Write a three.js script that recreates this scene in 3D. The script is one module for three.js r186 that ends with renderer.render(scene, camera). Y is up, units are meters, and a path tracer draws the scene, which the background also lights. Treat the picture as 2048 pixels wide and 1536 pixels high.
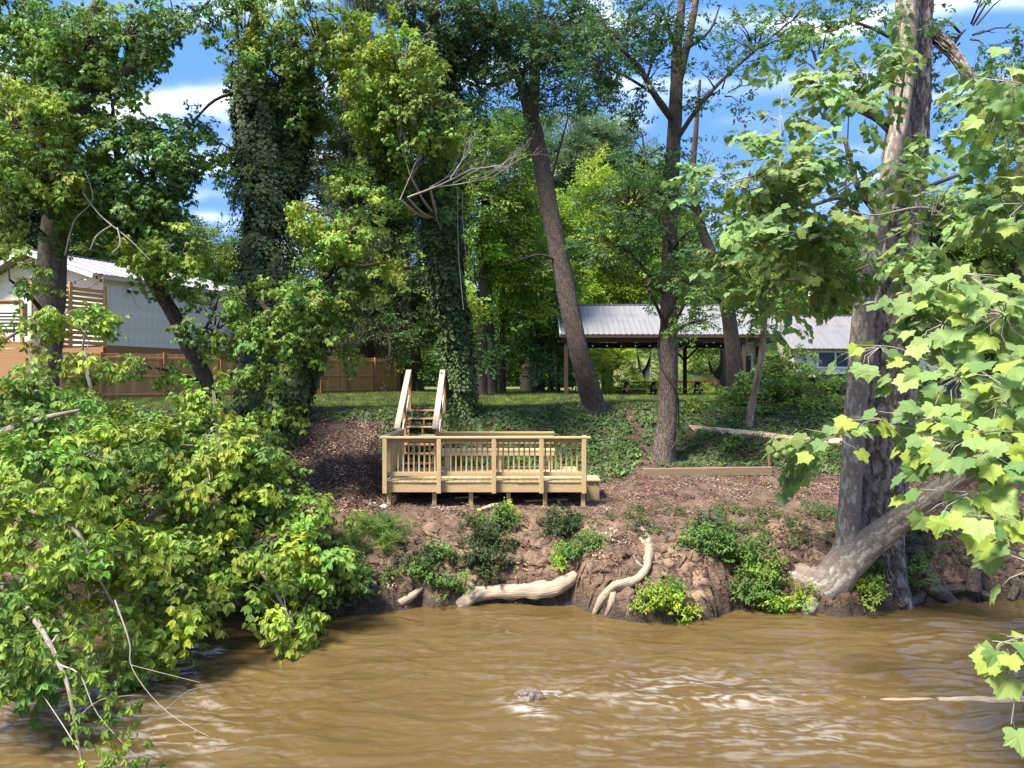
import * as THREE from 'three';
import { mergeGeometries } from 'three/addons/utils/BufferGeometryUtils.js';
import { createNoise2D, createNoise3D } from 'simplex-noise';

// ---------- camera, sky, sun, exposure ----------
const scene = new THREE.Scene();
const F = 1421;                                    // focal length in photo pixels
const EYE = 3.9;                                   // metres above the river
const camera = new THREE.PerspectiveCamera(2 * Math.atan(768 / F) * 180 / Math.PI, 4 / 3, 0.1, 900);
camera.position.set(0, EYE, 0);
camera.lookAt(0, EYE, -10);
const renderer = new THREE.WebGLRenderer({ antialias: true });
renderer.setSize(1024, 768);
renderer.toneMapping = THREE.LinearToneMapping;
renderer.toneMappingExposure = 4.0;
renderer.shadowMap.enabled = true;

function rng(seed) { let s = seed | 0; return () => { s = (s + 0x6d2b79f5) | 0; let t = Math.imul(s ^ (s >>> 15), 1 | s); t = (t + Math.imul(t ^ (t >>> 7), 61 | t)) ^ t; return ((t ^ (t >>> 14)) >>> 0) / 4294967296; }; }
const n2 = createNoise2D(rng(11)), n3 = createNoise3D(rng(12));
const fbm2 = (x, y, o = 4) => { let s = 0, a = 0.5; for (let i = 0; i < o; i++) { s += a * n2(x, y); x = x * 2.03 + 7.1; y = y * 2.03 - 3.7; a *= 0.5; } return s; };
const fbm3 = (x, y, z, o = 4) => { let s = 0, a = 0.5; for (let i = 0; i < o; i++) { s += a * n3(x, y, z); x = x * 2.03 + 7.1; y = y * 2.03 - 3.7; z = z * 2.03 + 1.3; a *= 0.5; } return s; };
const clamp = (x, a = 0, b = 1) => Math.min(b, Math.max(a, x));
const lerp = (a, b, t) => a + (b - a) * t;
const sstep = (a, b, x) => { const t = clamp((x - a) / (b - a)); return t * t * (3 - 2 * t); };
const V = (x, y, z) => new THREE.Vector3(x, y, z);

const SUN = V(-0.42, 0.85, 0.34).normalize();
{
  const Wd = 1024, Hd = 512, data = new Float32Array(Wd * Hd * 4);
  for (let j = 0; j < Hd; j++) {
    const el = ((j + 0.5) / Hd - 0.5) * Math.PI, y = Math.sin(el), c = Math.cos(el);
    for (let i = 0; i < Wd; i++) {
      const az = ((i + 0.5) / Wd - 0.5) * 2 * Math.PI, x = Math.cos(az) * c, z = Math.sin(az) * c;
      const yy = Math.max(y, 0.0), up = Math.pow(yy, 0.55);
      let r = lerp(0.1, 0.022, up), g = lerp(0.178, 0.09, up), b = lerp(0.355, 0.295, up);
      const cs = Math.max(0, x * SUN.x + y * SUN.y + z * SUN.z), glow = 0.25 * Math.pow(cs, 24) + 0.08 * Math.pow(cs, 5);
      r += glow; g += glow; b += glow;
      // thin wind-drawn cloud over the whole dome
      const k = 1 / (yy + 0.16), px = x * k, pz = z * k;
      const warp = fbm2(px * 0.7 + 3, pz * 0.7, 3);
      let cl = fbm2(px * 0.6 + warp * 0.8 + 1.7, pz * 3.4 + warp * 0.9 + 0.4, 6) * 0.9 + 0.5 * fbm2(px * 0.35, pz * 0.5 + 9, 3);
      cl = sstep(-0.1, 0.95, cl) * 0.8;
      r = lerp(r, 0.95, cl); g = lerp(g, 0.96, cl); b = lerp(b, 0.98, cl);
      if (y < 0) { const t = sstep(0, -0.08, y); r = lerp(r, 0.05, t); g = lerp(g, 0.055, t); b = lerp(b, 0.035, t); }
      data.set([r, g, b, 1], (j * Wd + i) * 4);
    }
  }
  const sky = new THREE.DataTexture(data, Wd, Hd, THREE.RGBAFormat, THREE.FloatType);
  sky.mapping = THREE.EquirectangularReflectionMapping; sky.magFilter = THREE.LinearFilter; sky.minFilter = THREE.LinearFilter; sky.needsUpdate = true;
  scene.background = sky; scene.environment = sky;
}
const sun = new THREE.DirectionalLight(new THREE.Color(1, 0.95, 0.86), 3.2);
sun.position.copy(SUN).multiplyScalar(80).add(V(0, 0, -20));
sun.target.position.set(0, 0, -20); scene.add(sun, sun.target);
sun.castShadow = true; sun.shadow.radius = 26; sun.shadow.mapSize.set(4096, 4096);
Object.assign(sun.shadow.camera, { left: -45, right: 45, top: 45, bottom: -45, near: 1, far: 220 });

// ---------- helpers ----------
const X = (px, d) => (px - 1024) * d / F, Y = (py, d) => EYE - (py - 768) * d / F;
const P = (px, py, d) => V(X(px, d), Y(py, d), -d);             // a photo pixel at a real distance
const taken = new Map();
function numbered(n) { const k = taken.get(n) ?? 0; taken.set(n, k + 1); return k ? n + '_' + String(k).padStart(3, '0') : n; }
function tag(o, label, category, group, kind) { Object.assign(o.userData, { label, category }); if (group) o.userData.group = group; if (kind) o.userData.kind = kind; return o; }
function shade(o) { o.traverse((m) => { if (m.isMesh) { m.castShadow = true; m.receiveShadow = true; } }); return o; }
function thing(name, label, category, at = [0, 0, 0], turn = 0, group) {
  const o = new THREE.Group(); o.name = numbered(name); o.position.set(...at); o.rotation.y = turn; scene.add(o);
  return tag(o, label, category, group);
}
function part(name, geo, mat, parent, at, rot) {
  const m = new THREE.Mesh(geo, mat); m.name = name; m.castShadow = m.receiveShadow = true;
  if (at) m.position.set(...at); if (rot) m.rotation.set(...rot); parent.add(m); return m;
}
function top(name, geo, mat, label, category, group, kind) { const m = part(numbered(name), geo, mat, scene); return tag(m, label, category, group, kind); }
function structure(name, geo, mat) { const m = part(name, geo, mat, scene); m.userData.kind = 'structure'; return m; }
function geoFrom(pos, idx, uv, col) {
  const g = new THREE.BufferGeometry();
  g.setAttribute('position', new THREE.Float32BufferAttribute(pos, 3));
  if (uv) g.setAttribute('uv', new THREE.Float32BufferAttribute(uv, 2));
  if (col) g.setAttribute('color', new THREE.Float32BufferAttribute(col, 3));
  if (idx) g.setIndex(idx);
  g.computeVertexNormals(); return g;
}
// a board with chamfered edges; its texture runs along the longest side, in metres
const boxes = new Map();
function board(w, h, l, c = 0.004, shift = 0) {
  const key = [w, h, l, c, shift].map((v) => v.toFixed(4)).join();
  if (boxes.has(key)) return boxes.get(key);
  c = Math.min(c, w * 0.3, h * 0.3, l * 0.3);
  const a = [w / 2, h / 2, l / 2], pos = [];
  const pt = (s, k) => { const p = [0, 0, 0]; for (let i = 0; i < 3; i++) p[i] = s[i] * (a[i] - (i === k ? 0 : c)); return p; };
  const tri = (p, q, r) => { const n = V(...q).sub(V(...p)).cross(V(...r).sub(V(...p))), m = V(p[0] + q[0] + r[0], p[1] + q[1] + r[1], p[2] + q[2] + r[2]); n.dot(m) > 0 ? pos.push(...p, ...q, ...r) : pos.push(...p, ...r, ...q); };
  for (let k = 0; k < 3; k++) for (const s of [-1, 1]) {
    const i = (k + 1) % 3, j = (k + 2) % 3, S = (u, v) => { const q = [0, 0, 0]; q[k] = s; q[i] = u; q[j] = v; return pt(q, k); };
    tri(S(-1, -1), S(1, -1), S(1, 1)); tri(S(-1, -1), S(1, 1), S(-1, 1));
  }
  for (let k = 0; k < 3; k++) { const i = (k + 1) % 3, j = (k + 2) % 3; for (const u of [-1, 1]) for (const v of [-1, 1]) {
    const S = (e, f) => { const q = [0, 0, 0]; q[k] = e; q[i] = u; q[j] = v; return pt(q, f); };
    tri(S(-1, i), S(1, i), S(1, j)); tri(S(-1, i), S(1, j), S(-1, j));
  } }
  for (const x of [-1, 1]) for (const y of [-1, 1]) for (const z of [-1, 1]) tri(pt([x, y, z], 0), pt([x, y, z], 1), pt([x, y, z], 2));
  const g = new THREE.BufferGeometry(); g.setAttribute('position', new THREE.Float32BufferAttribute(pos, 3)); g.computeVertexNormals();
  const uv = [], nn = g.attributes.normal, L = a.indexOf(Math.max(...a));
  for (let i = 0; i < pos.length / 3; i++) {
    const n = [Math.abs(nn.getX(i)), Math.abs(nn.getY(i)), Math.abs(nn.getZ(i))], k = n.indexOf(Math.max(...n)), p = pos.slice(i * 3, i * 3 + 3);
    const o = [0, 1, 2].filter((q) => q !== k && q !== L);
    uv.push(k === L ? p[o[0]] * 1 + 0.3 : p[L] + shift * 0.37 + a[0], p[o[o.length - 1]] + shift * 0.213 + k * 0.31);
  }
  g.setAttribute('uv', new THREE.Float32BufferAttribute(uv, 2));
  boxes.set(key, g); return g;
}
// a tube along points [x,y,z,r]; bend(theta, s, r) adds to the radius
function tube(pts, { seg = 8, step = 0.25, tile = 1, bend, cap = true } = {}) {
  const ps = pts.map((p) => V(p[0], p[1], p[2])), curve = new THREE.CatmullRomCurve3(ps, false, 'centripetal');
  const n = Math.max(2, Math.ceil(curve.getLength() / step)), pos = [], uv = [], idx = [];
  const rad = (t) => { const f = t * (pts.length - 1), i = Math.min(pts.length - 2, Math.floor(f)); return lerp(pts[i][3], pts[i + 1][3], f - i); };
  let tan = curve.getTangent(0), nor = V(1, 0, 0); if (Math.abs(tan.x) > 0.8) nor = V(0, 0, 1);
  nor.sub(tan.clone().multiplyScalar(nor.dot(tan))).normalize();
  const around = Math.max(1, Math.round(2 * Math.PI * pts[0][3] / tile)); let s = 0, last = null;
  for (let i = 0; i <= n; i++) {
    const t = i / n, c = curve.getPoint(t), tg = curve.getTangent(t); nor.sub(tg.clone().multiplyScalar(nor.dot(tg))).normalize();
    const bi = tg.clone().cross(nor); if (last) s += c.distanceTo(last); last = c;
    const r = rad(t);
    for (let j = 0; j <= seg; j++) {
      const th = (j % seg) / seg * 2 * Math.PI, rr = r + (bend ? bend(th, s, r, c) : 0);
      pos.push(c.x + (nor.x * Math.cos(th) + bi.x * Math.sin(th)) * rr, c.y + (nor.y * Math.cos(th) + bi.y * Math.sin(th)) * rr, c.z + (nor.z * Math.cos(th) + bi.z * Math.sin(th)) * rr);
      uv.push(j / seg * around, s / tile);
    }
  }
  const w = seg + 1;
  for (let i = 0; i < n; i++) for (let j = 0; j < seg; j++) { const a = i * w + j; idx.push(a, a + 1, a + w, a + 1, a + w + 1, a + w); }
  if (cap) for (const i of [0, n]) { const m = pos.length / 3, e = i ? pts[pts.length - 1] : pts[0]; pos.push(e[0], e[1], e[2]); uv.push(0.1, 0.1); for (let j = 0; j < seg; j++) { const a = i * w + j; i ? idx.push(a, a + 1, m) : idx.push(a + 1, a, m); } }
  const g = geoFrom(pos, idx, uv), N = g.attributes.normal;
  for (let i = 0; i <= n; i++) { const a = i * w, b = a + seg, x = N.getX(a) + N.getX(b), y = N.getY(a) + N.getY(b), z = N.getZ(a) + N.getZ(b), l = Math.hypot(x, y, z) || 1; N.setXYZ(a, x / l, y / l, z / l); N.setXYZ(b, x / l, y / l, z / l); }
  return g;
}
const merged = (list) => mergeGeometries(list, false);

// ---------- computed surface textures (matter only: grain, bark, soil, metal) ----------
const lat = (() => { const r = rng(77), t = new Float32Array(65536); for (let i = 0; i < 65536; i++) t[i] = r(); return t; })();
const hash = (x, y, s) => lat[((x * 73 + y * 179 + s * 311) ^ (x * y * 7 + s * 13)) & 65535];
function pn(x, y, px, py, s) { const i = Math.floor(x), j = Math.floor(y), f = x - i, g = y - j, u = f * f * (3 - 2 * f), v = g * g * (3 - 2 * g), m = (a, n) => ((a % n) + n) % n, a = m(i, px), b = m(i + 1, px), c = m(j, py), e = m(j + 1, py); return lerp(lerp(hash(a, c, s), hash(b, c, s), u), lerp(hash(a, e, s), hash(b, e, s), u), v); }
function pf(u, v, fx, fy, o, s) { let t = 0, a = 0.5, n = 0; for (let i = 0; i < o; i++) { t += a * pn(u * fx, v * fy, fx, fy, s + i); n += a; a *= 0.5; fx *= 2; fy *= 2; } return t / n; }
function texture(size, fn, srgb = false) {
  const d = new Uint8Array(size * size * 4);
  for (let j = 0; j < size; j++) for (let i = 0; i < size; i++) { const c = fn(i / size, j / size); for (let k = 0; k < 3; k++) { let v = clamp(Array.isArray(c) ? c[k] : c); if (srgb) v = v <= 0.0031308 ? v * 12.92 : 1.055 * Math.pow(v, 1 / 2.4) - 0.055; d[(j * size + i) * 4 + k] = Math.round(v * 255); } d[(j * size + i) * 4 + 3] = 255; }
  const t = new THREE.DataTexture(d, size, size, THREE.RGBAFormat); t.wrapS = t.wrapT = THREE.RepeatWrapping; t.magFilter = THREE.LinearFilter; t.minFilter = THREE.LinearMipmapLinearFilter; t.generateMipmaps = true;
  if (srgb) t.colorSpace = THREE.SRGBColorSpace; t.needsUpdate = true; return t;
}
const mixc = (a, b, t) => [lerp(a[0], b[0], t), lerp(a[1], b[1], t), lerp(a[2], b[2], t)];
function std(color, rough, extra = {}) { const c = new THREE.Color(); Array.isArray(color) ? c.setRGB(...color) : c.set(color); return new THREE.MeshStandardMaterial({ color: c, roughness: rough, ...extra }); }
const furrow = (u, v) => { const w = pf(u, v, 6, 5, 3, 1) * 0.12, a = pf(u + w, v, 13, 3, 3, 4), b = pf(u + w * 0.5, v + w, 26, 9, 3, 8); return clamp(1.25 - 5.5 * Math.abs(a - 0.5) * (0.5 + b)) ; };
const T = {};
T.barkH = texture(512, (u, v) => { const f = furrow(u, v); return 0.85 - f * 0.75 + (pf(u, v, 60, 40, 3, 20) - 0.5) * 0.35; });
T.bark = texture(512, (u, v) => { const f = furrow(u, v), g = pf(u, v, 60, 30, 4, 30), p = pf(u, v, 5, 4, 3, 33); return mixc(mixc([0.4, 0.33, 0.27], [0.3, 0.26, 0.23], p), [0.1, 0.072, 0.055], clamp(f * 0.85 + (0.5 - g) * 0.9)); }, true);
T.bark2 = texture(512, (u, v) => { const f = clamp(1 - 7 * Math.abs(pf(u, v, 34, 6, 3, 51) - 0.5)), g = pf(u, v, 80, 40, 3, 52), p = pf(u, v, 6, 6, 4, 53); return mixc(mixc([0.25, 0.19, 0.15], [0.19, 0.155, 0.125], p), [0.05, 0.037, 0.03], clamp(f * 0.85 + (0.5 - g) * 1.3)); }, true);
T.bark2H = texture(512, (u, v) => 0.8 - clamp(1 - 7 * Math.abs(pf(u, v, 34, 6, 3, 51) - 0.5)) * 0.6 + (pf(u, v, 80, 40, 3, 52) - 0.5) * 0.5);
T.plane = texture(512, (u, v) => { const p = pf(u, v, 8, 6, 4, 61), q = pf(u, v, 12, 6, 4, 62), g = pf(u, v, 70, 50, 3, 63); let c = mixc([0.2, 0.15, 0.115], [0.26, 0.2, 0.15], sstep(0.45, 0.55, p)); c = mixc(c, [0.42, 0.38, 0.31], sstep(0.62, 0.67, q)); c = mixc(c, [0.3, 0.28, 0.2], sstep(0.55, 0.58, q) * (1 - sstep(0.62, 0.64, q))); return mixc(c, [0.1, 0.072, 0.055], clamp((0.52 - g) * 2.2)); }, true);
T.grain = texture(512, (u, v) => { const w = pf(u, v, 2, 3, 3, 71) * 0.2, r = pf(u, v + w, 2, 46, 3, 72), l = Math.abs(Math.sin((v + w) * 60 + pf(u, v, 3, 6, 2, 74) * 8)), k = Math.hypot((u - 0.31) * 3.2, v - 0.62), k2 = Math.hypot((u - 0.79) * 3.2, v - 0.21), kn = clamp(1.15 - Math.min(k, k2) * 55); const t = clamp(0.35 * l + 0.7 * (r - 0.3)); return mixc(mixc([1, 0.97, 0.9], [0.74, 0.62, 0.45], t), [0.35, 0.2, 0.1], kn); }, true);
T.grainH = texture(256, (u, v) => pf(u, v, 2, 60, 3, 81));
T.grainUp = T.grain.clone(); T.grainUp.rotation = Math.PI / 2; T.grainUp.needsUpdate = true; T.grainHUp = T.grainH.clone(); T.grainHUp.rotation = Math.PI / 2; T.grainHUp.needsUpdate = true;
T.soil = texture(512, (u, v) => { const a = pf(u, v, 60, 60, 3, 91), b = pf(u, v, 9, 9, 4, 92), c = pf(u, v, 130, 130, 2, 93); const s = 0.45 + 0.55 * a + 0.35 * (b - 0.4) + (c > 0.72 ? 0.25 : 0) - (c < 0.3 ? 0.25 : 0); return [s, s * 0.98, s * 0.95]; }, true);
T.soilH = texture(512, (u, v) => pf(u, v, 40, 40, 5, 95) * 0.7 + pf(u, v, 8, 8, 3, 96) * 0.3);
T.metal = texture(512, (u, v) => { const a = pf(u, v, 30, 3, 4, 101), b = pf(u, v, 6, 5, 4, 102), c = pf(u, v, 90, 90, 2, 103); const s = 0.72 + 0.25 * (a - 0.5) + 0.2 * (b - 0.5); return mixc([s, s, s * 1.01], [0.42, 0.36, 0.31], clamp((b - 0.58) * 2.4) * clamp(c * 1.3)); }, true);
T.wall = texture(256, (u, v) => { const a = pf(u, v, 4, 4, 4, 111), b = pf(u, v, 40, 6, 3, 112); return 0.86 + 0.16 * (a - 0.5) + 0.1 * (b - 0.5); }, true);

const M = {
  oak: std([0.85, 0.84, 0.84], 0.95, { map: T.bark, bumpMap: T.barkH, bumpScale: 0.03 }),
  bark: std([0.74, 0.69, 0.66], 0.95, { map: T.bark2, bumpMap: T.bark2H, bumpScale: 0.025 }),
  barkGrey: std([0.92, 0.88, 0.86], 0.95, { map: T.bark2, bumpMap: T.bark2H, bumpScale: 0.015 }),
  barkDark: std([0.42, 0.38, 0.36], 0.95, { map: T.bark2, bumpMap: T.bark2H, bumpScale: 0.012 }),
  plane: std([1, 1, 1], 0.9, { map: T.plane, bumpMap: T.bark2H, bumpScale: 0.004 }),
  twig: std([0.3, 0.25, 0.2], 0.9, { map: T.bark2 }),
  rootlet: std([0.3, 0.22, 0.16], 0.95, { map: T.bark2 }),
  paleTwig: std([0.3, 0.26, 0.215], 0.9),
  drift: std([0.36, 0.3, 0.235], 0.9, { map: T.grainUp, bumpMap: T.grainHUp, bumpScale: 0.012 }),
  pine: std([0.47, 0.355, 0.19], 0.75, { map: T.grain, bumpMap: T.grainH, bumpScale: 0.0015 }),
  pine2: std([0.43, 0.315, 0.16], 0.75, { map: T.grain, bumpMap: T.grainH, bumpScale: 0.0015 }),
  pine3: std([0.5, 0.4, 0.24], 0.75, { map: T.grain, bumpMap: T.grainH, bumpScale: 0.0015 }),
  stairWood: std([0.42, 0.26, 0.15], 0.8, { map: T.grain, bumpMap: T.grainH, bumpScale: 0.0015 }),
  railWood: std([0.47, 0.42, 0.36], 0.8, { map: T.grain, bumpMap: T.grainH, bumpScale: 0.0015 }),
  cedar: std([0.43, 0.23, 0.095], 0.8, { map: T.grain }), cedar2: std([0.38, 0.205, 0.09], 0.8, { map: T.grain }), cedar3: std([0.47, 0.27, 0.12], 0.8, { map: T.grain }),
  cedarDark: std([0.28, 0.15, 0.07], 0.85, { map: T.grain }),
  screenWood: std([0.5, 0.28, 0.1], 0.8, { map: T.grain }),
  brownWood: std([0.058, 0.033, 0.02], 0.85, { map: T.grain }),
  greyWood: std([0.22, 0.165, 0.105], 0.9, { map: T.grain, bumpMap: T.grainH, bumpScale: 0.003 }),
  white: std([0.72, 0.675, 0.565], 0.75, { map: T.wall }), cream: std([0.5, 0.46, 0.36], 0.8, { map: T.wall }), trim: std([0.72, 0.71, 0.68], 0.6),
  roof: std([0.29, 0.28, 0.275], 0.65, { map: T.metal, metalness: 0.25 }), roof2: std([0.26, 0.245, 0.24], 0.65, { map: T.metal, metalness: 0.2 }),
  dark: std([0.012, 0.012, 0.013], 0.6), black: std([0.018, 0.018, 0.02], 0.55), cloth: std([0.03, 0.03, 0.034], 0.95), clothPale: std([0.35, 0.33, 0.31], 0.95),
  glass: new THREE.MeshPhysicalMaterial({ color: 0xffffff, roughness: 0.03, transmission: 1, thickness: 0, ior: 1.5 }),
  stone: std([0.3, 0.25, 0.2], 0.95), rock: std([0.12, 0.085, 0.06], 0.6), gravel: std([0.36, 0.35, 0.34], 0.95, { map: T.soil }),
  pathDirt: std([0.58, 0.41, 0.26], 1, { map: T.soil, bumpMap: T.soilH, bumpScale: 0.02 }),
};
// ---------- terrain ----------
const SHORE = [[-900, 1270], [0, 1262], [330, 1245], [430, 1236], [620, 1236], [830, 1216], [1000, 1206], [1150, 1212], [1225, 1240], [1330, 1246], [1420, 1240], [1480, 1216], [1600, 1220], [1700, 1236], [1800, 1214], [1900, 1200], [2100, 1200], [3200, 1190]]
  .map(([px, py]) => { const d = EYE * F / (py - 768); return [X(px, d), d]; });
function along(list, x) { if (x <= list[0][0]) return list[0][1]; for (let i = 1; i < list.length; i++) if (x <= list[i][0]) return lerp(list[i - 1][1], list[i][1], (x - list[i - 1][0]) / (list[i][0] - list[i - 1][0])); return list[list.length - 1][1]; }
const shore = (x) => along(SHORE, x) + 0.08 * n2(x * 1.3, 4.2) + 0.05 * n2(x * 3.7, 1.2);
const BANK = [[-8, -1.3], [-2, -0.8], [-0.35, -0.25], [0, -0.02], [0.1, 0.36], [0.45, 0.72], [0.95, 1.02], [1.45, 1.3], [3, 2.6], [9, 8]];
const FOOT = [[-40, 13.9], [-6, 14.0], [-3.4, 14.6], [-2.9, 16.2], [-2.6, 17.1], [1.5, 17.1], [2.4, 16.9], [6.2, 16.88], [9, 16.6], [40, 16.4]];  // where the slope to the lawn starts
const CREST = [[-40, 18.3], [-4, 18.6], [-1.5, 18.9], [1, 20.2], [4, 20.6], [40, 21]];
const PATHD = [[4.7, 18.9], [6, 18.4], [7.6, 18.0], [12, 17.6]];
const pathH = (x) => along([[4.7, 2.68], [6, 2.6], [7.6, 2.42], [12, 2.3]], x);
function ground(x, d) {
  const t = d - shore(x);
  const bank = along(BANK, t) + (t > 0 ? 0.16 * fbm2(x * 1.6, d * 1.9, 4) * sstep(0, 0.4, t) : 0);
  const f = along(FOOT, x), c = along(CREST, x), low = 1.33 + 0.16 * sstep(13.8, 16.8, d) + 0.24 * sstep(2, 3.2, x) * sstep(14.3, 16.8, d);
  const high = 3.16 + 0.1 * sstep(-1, 4, x) + 0.2 * sstep(21, 36, d) * (1 - sstep(0, 5, x)) + 0.3 * sstep(36, 60, d) + 4.5 * sstep(44, 70, d) * sstep(4, 12, x) + 5 * sstep(60, 200, d);
  let s = clamp((d - f) / (c - f)); s = s * 0.6 + 0.4 * s * s * (3 - 2 * s);
  let h = lerp(low, high, s);
  if (x > 2.95 && x < 6.3 && d > 16.82 && d < 18) h = Math.max(h, 1.92);           // earth held behind the timber
  if (x > 4.4 && x < 13) { const e = Math.abs(d - along(PATHD, x)); h = lerp(h, pathH(x), (1 - sstep(0.28, 0.75, e)) * sstep(4.4, 4.9, x)); }
  const k = 6; h = -Math.log(Math.exp(-k * bank) + Math.exp(-k * h)) / k;            // smooth minimum of bank and terrace
  const rough = t > 0 ? 0.05 * fbm2(x * 2.3 + 5, d * 2.3, 4) + 0.035 * fbm2(x * 7, d * 7, 3) * (1 - 0.5 * sstep(20, 22, d)) : 0;
  if (d < -8) h = Math.max(h, lerp(-1.2, 2.2, sstep(-8, -12, d)));
  return h + rough;
}
// distance at which the line of sight through a photo pixel meets the ground
function hit(px, py) { for (let d = 9; d < 60; d += 0.03) if (ground(X(px, d), d) >= Y(py, d)) return d; return 60; }
{
  const xs = [], ds = [];
  for (let x = -420; x < -60; x += 40) xs.push(x); for (let x = -60; x < -14; x += 2) xs.push(x); for (let x = -14; x < 12; x += 0.065) xs.push(x); for (let x = 12; x < 60; x += 2) xs.push(x); for (let x = 60; x <= 420; x += 40) xs.push(x);
  for (let d = -60; d < -14; d += 8) ds.push(d); for (let d = -14; d < 10.5; d += 1) ds.push(d); for (let d = 10.5; d < 11.3; d += 0.1) ds.push(d); for (let d = 11.3; d < 13.4; d += 0.03) ds.push(d); for (let d = 13.4; d < 20.8; d += 0.06) ds.push(d); for (let d = 20.8; d < 50; d += 0.35) ds.push(d); for (let d = 50; d < 120; d += 4) ds.push(d); for (let d = 120; d <= 620; d += 50) ds.push(d);
  const pos = [], uv = [], col = [], idx = [];
  for (const d of ds) for (const x of xs) {
    const gh = ground(x, d), tt = d - shore(x), face = sstep(0.0, 0.1, tt) * (1 - sstep(1.2, 2.0, tt));
    pos.push(x + face * 0.05 * n3(x * 6, gh * 7, d * 6), gh + face * 0.05 * fbm3(x * 5, gh * 4, d * 5, 3), -d + face * (0.15 * fbm3(x * 2.6, gh * 5.5, 3.3, 4) + 0.07 * fbm3(x * 7, gh * 16, d * 4, 3))); uv.push(x / 2, (d + gh * 1.3) / 2);
    const t = d - shore(x), f = along(FOOT, x), c = along(CREST, x), a = fbm2(x * 0.9, d * 0.9, 4), b = fbm2(x * 3.1 + 9, d * 3.1, 4);
    let q = [0.15, 0.092, 0.06];
    const sandy = sstep(0.0, 0.3, b * 0.7 + a * 0.6 + 0.12) * (1 - sstep(1.2, 2.3, t));
    q = mixc(q, [0.3, 0.195, 0.12], sandy);
    q = mixc(q, [0.09, 0.056, 0.041], sstep(0.05, 0.35, b));
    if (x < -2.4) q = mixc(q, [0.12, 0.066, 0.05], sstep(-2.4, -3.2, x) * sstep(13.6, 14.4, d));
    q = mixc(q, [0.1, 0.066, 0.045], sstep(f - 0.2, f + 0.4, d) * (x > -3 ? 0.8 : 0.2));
    q = mixc(q, mixc([0.13, 0.18, 0.04], [0.17, 0.18, 0.06], clamp(0.5 + a)), sstep(c - 0.15, c + 0.35, d + b * 0.3));
    if (t < 0.06) q = [0.07, 0.05, 0.035];
    col.push(...q);
  }
  const w = xs.length;
  for (let j = 0; j < ds.length - 1; j++) for (let i = 0; i < w - 1; i++) { const a = j * w + i; idx.push(a, a + 1, a + w, a + 1, a + w + 1, a + w); }
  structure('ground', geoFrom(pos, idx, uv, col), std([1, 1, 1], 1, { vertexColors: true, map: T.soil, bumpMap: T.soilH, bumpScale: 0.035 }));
}
// trodden dirt path across the slope
{
  const pos = [], uv = [], idx = []; let n = 0;
  for (let x = 4.75; x < 12.5; x += 0.12) {
    const d = along(PATHD, x), w = 0.4 + 0.07 * n2(x * 1.7, 3) + 0.04 * n2(x * 5, 8);
    for (let k = 0; k <= 6; k++) { const e = d + (k / 6 - 0.5) * 2 * w * (k === 0 || k === 6 ? 0.9 + 0.2 * n2(x * 9, k) : 1), edge = k === 0 || k === 6; pos.push(x, edge ? Math.min(ground(x, e) - 0.04, pathH(x) + 0.1) : pathH(x) + 0.06 + (e - d) * 0.22, -e); uv.push(x / 2, e / 2); }
    if (n) for (let k = 0; k < 6; k++) { const a = (n - 1) * 7 + k; idx.push(a, a + 7, a + 1, a + 1, a + 7, a + 8); }
    n++;
  }
  structure('dirt_path', geoFrom(pos, idx, uv), M.pathDirt);
}
// gravel drive beyond the pavilion
{
  const pos = [], uv = [], idx = []; let n = 0;
  for (let x = 9; x < 40; x += 1) { const d = 43.5 + 0.02 * (x - 14) * (x - 14) * 0.3; for (const e of [-2, 2]) { pos.push(x, ground(x, d + e) + 0.06, -(d + e)); uv.push(x / 2, e / 2); } if (n) { const a = n * 2 - 2; idx.push(a, a + 2, a + 1, a + 1, a + 2, a + 3); } n++; }
  structure('gravel_drive', geoFrom(pos, idx, uv), M.gravel);
}
// ---------- river ----------
const ROCK = [X(1058, 8.85), 8.85];
function wave(x, d) {
  const rx = x - ROCK[0], rd = d - ROCK[1];
  const wx = x + 0.5 * n2(x * 0.25, d * 0.5), wd = d + 0.16 * n2(x * 0.5 + 4, d * 0.6);
  let h = 0.026 * n2(wx * 0.5, wd * 1.5) + 0.016 * n2(wx * 1.1 + 3, wd * 3.6) + 0.0042 * n2(wx * 2.2, wd * 9) + 0.0013 * n2(wx * 4.5, wd * 21);
  // riffle over the sunken log: standing waves that fan out downstream of the rock
  const rif = sstep(-0.6, 0.8, rx) * (1 - sstep(2.8, 5.2, rx)) * (1 - sstep(0.5, 1.7, Math.abs(rd + 0.15)));
  h += rif * (0.02 * n2(wx * 1.6 - wd * 1.1, wd * 4.2) + 0.007 * n2(wx * 3.6 + wd * 2, wd * 9));
  const sp = Math.abs(rd + 0.16 + 0.02 * rx) - 0.16 - 0.3 * Math.max(0, rx); h += 0.03 * Math.exp(-sp * sp * 26) * sstep(-0.5, 0.1, rx) * (1 - sstep(0.5, 2.2, rx));
  const lg = rd - 0.0 + 0.015 * rx; h += (0.045 * Math.exp(-lg * lg * 40) - 0.045 * Math.exp(-(lg + 0.26) * (lg + 0.26) * 30)) * sstep(0.1, 1.2, rx) * (1 - sstep(3.4, 4.4, rx));
  h -= 0.05 * Math.exp(-((rx - 0.12) ** 2 * 18 + (rd + 0.05) ** 2 * 30));
  // rougher water round the snag on the left
  const lx = x + 4.9, ld = d - 8.4, lr = Math.exp(-(lx * lx * 0.14 + ld * ld * 0.55)); h += lr * (0.02 * n2(wx * 2.1, wd * 5.4 + wx) + 0.008 * n2(wx * 4.5, wd * 12));
  return h * (1 - 0.7 * sstep(11, 12.4, d));
}
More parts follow.
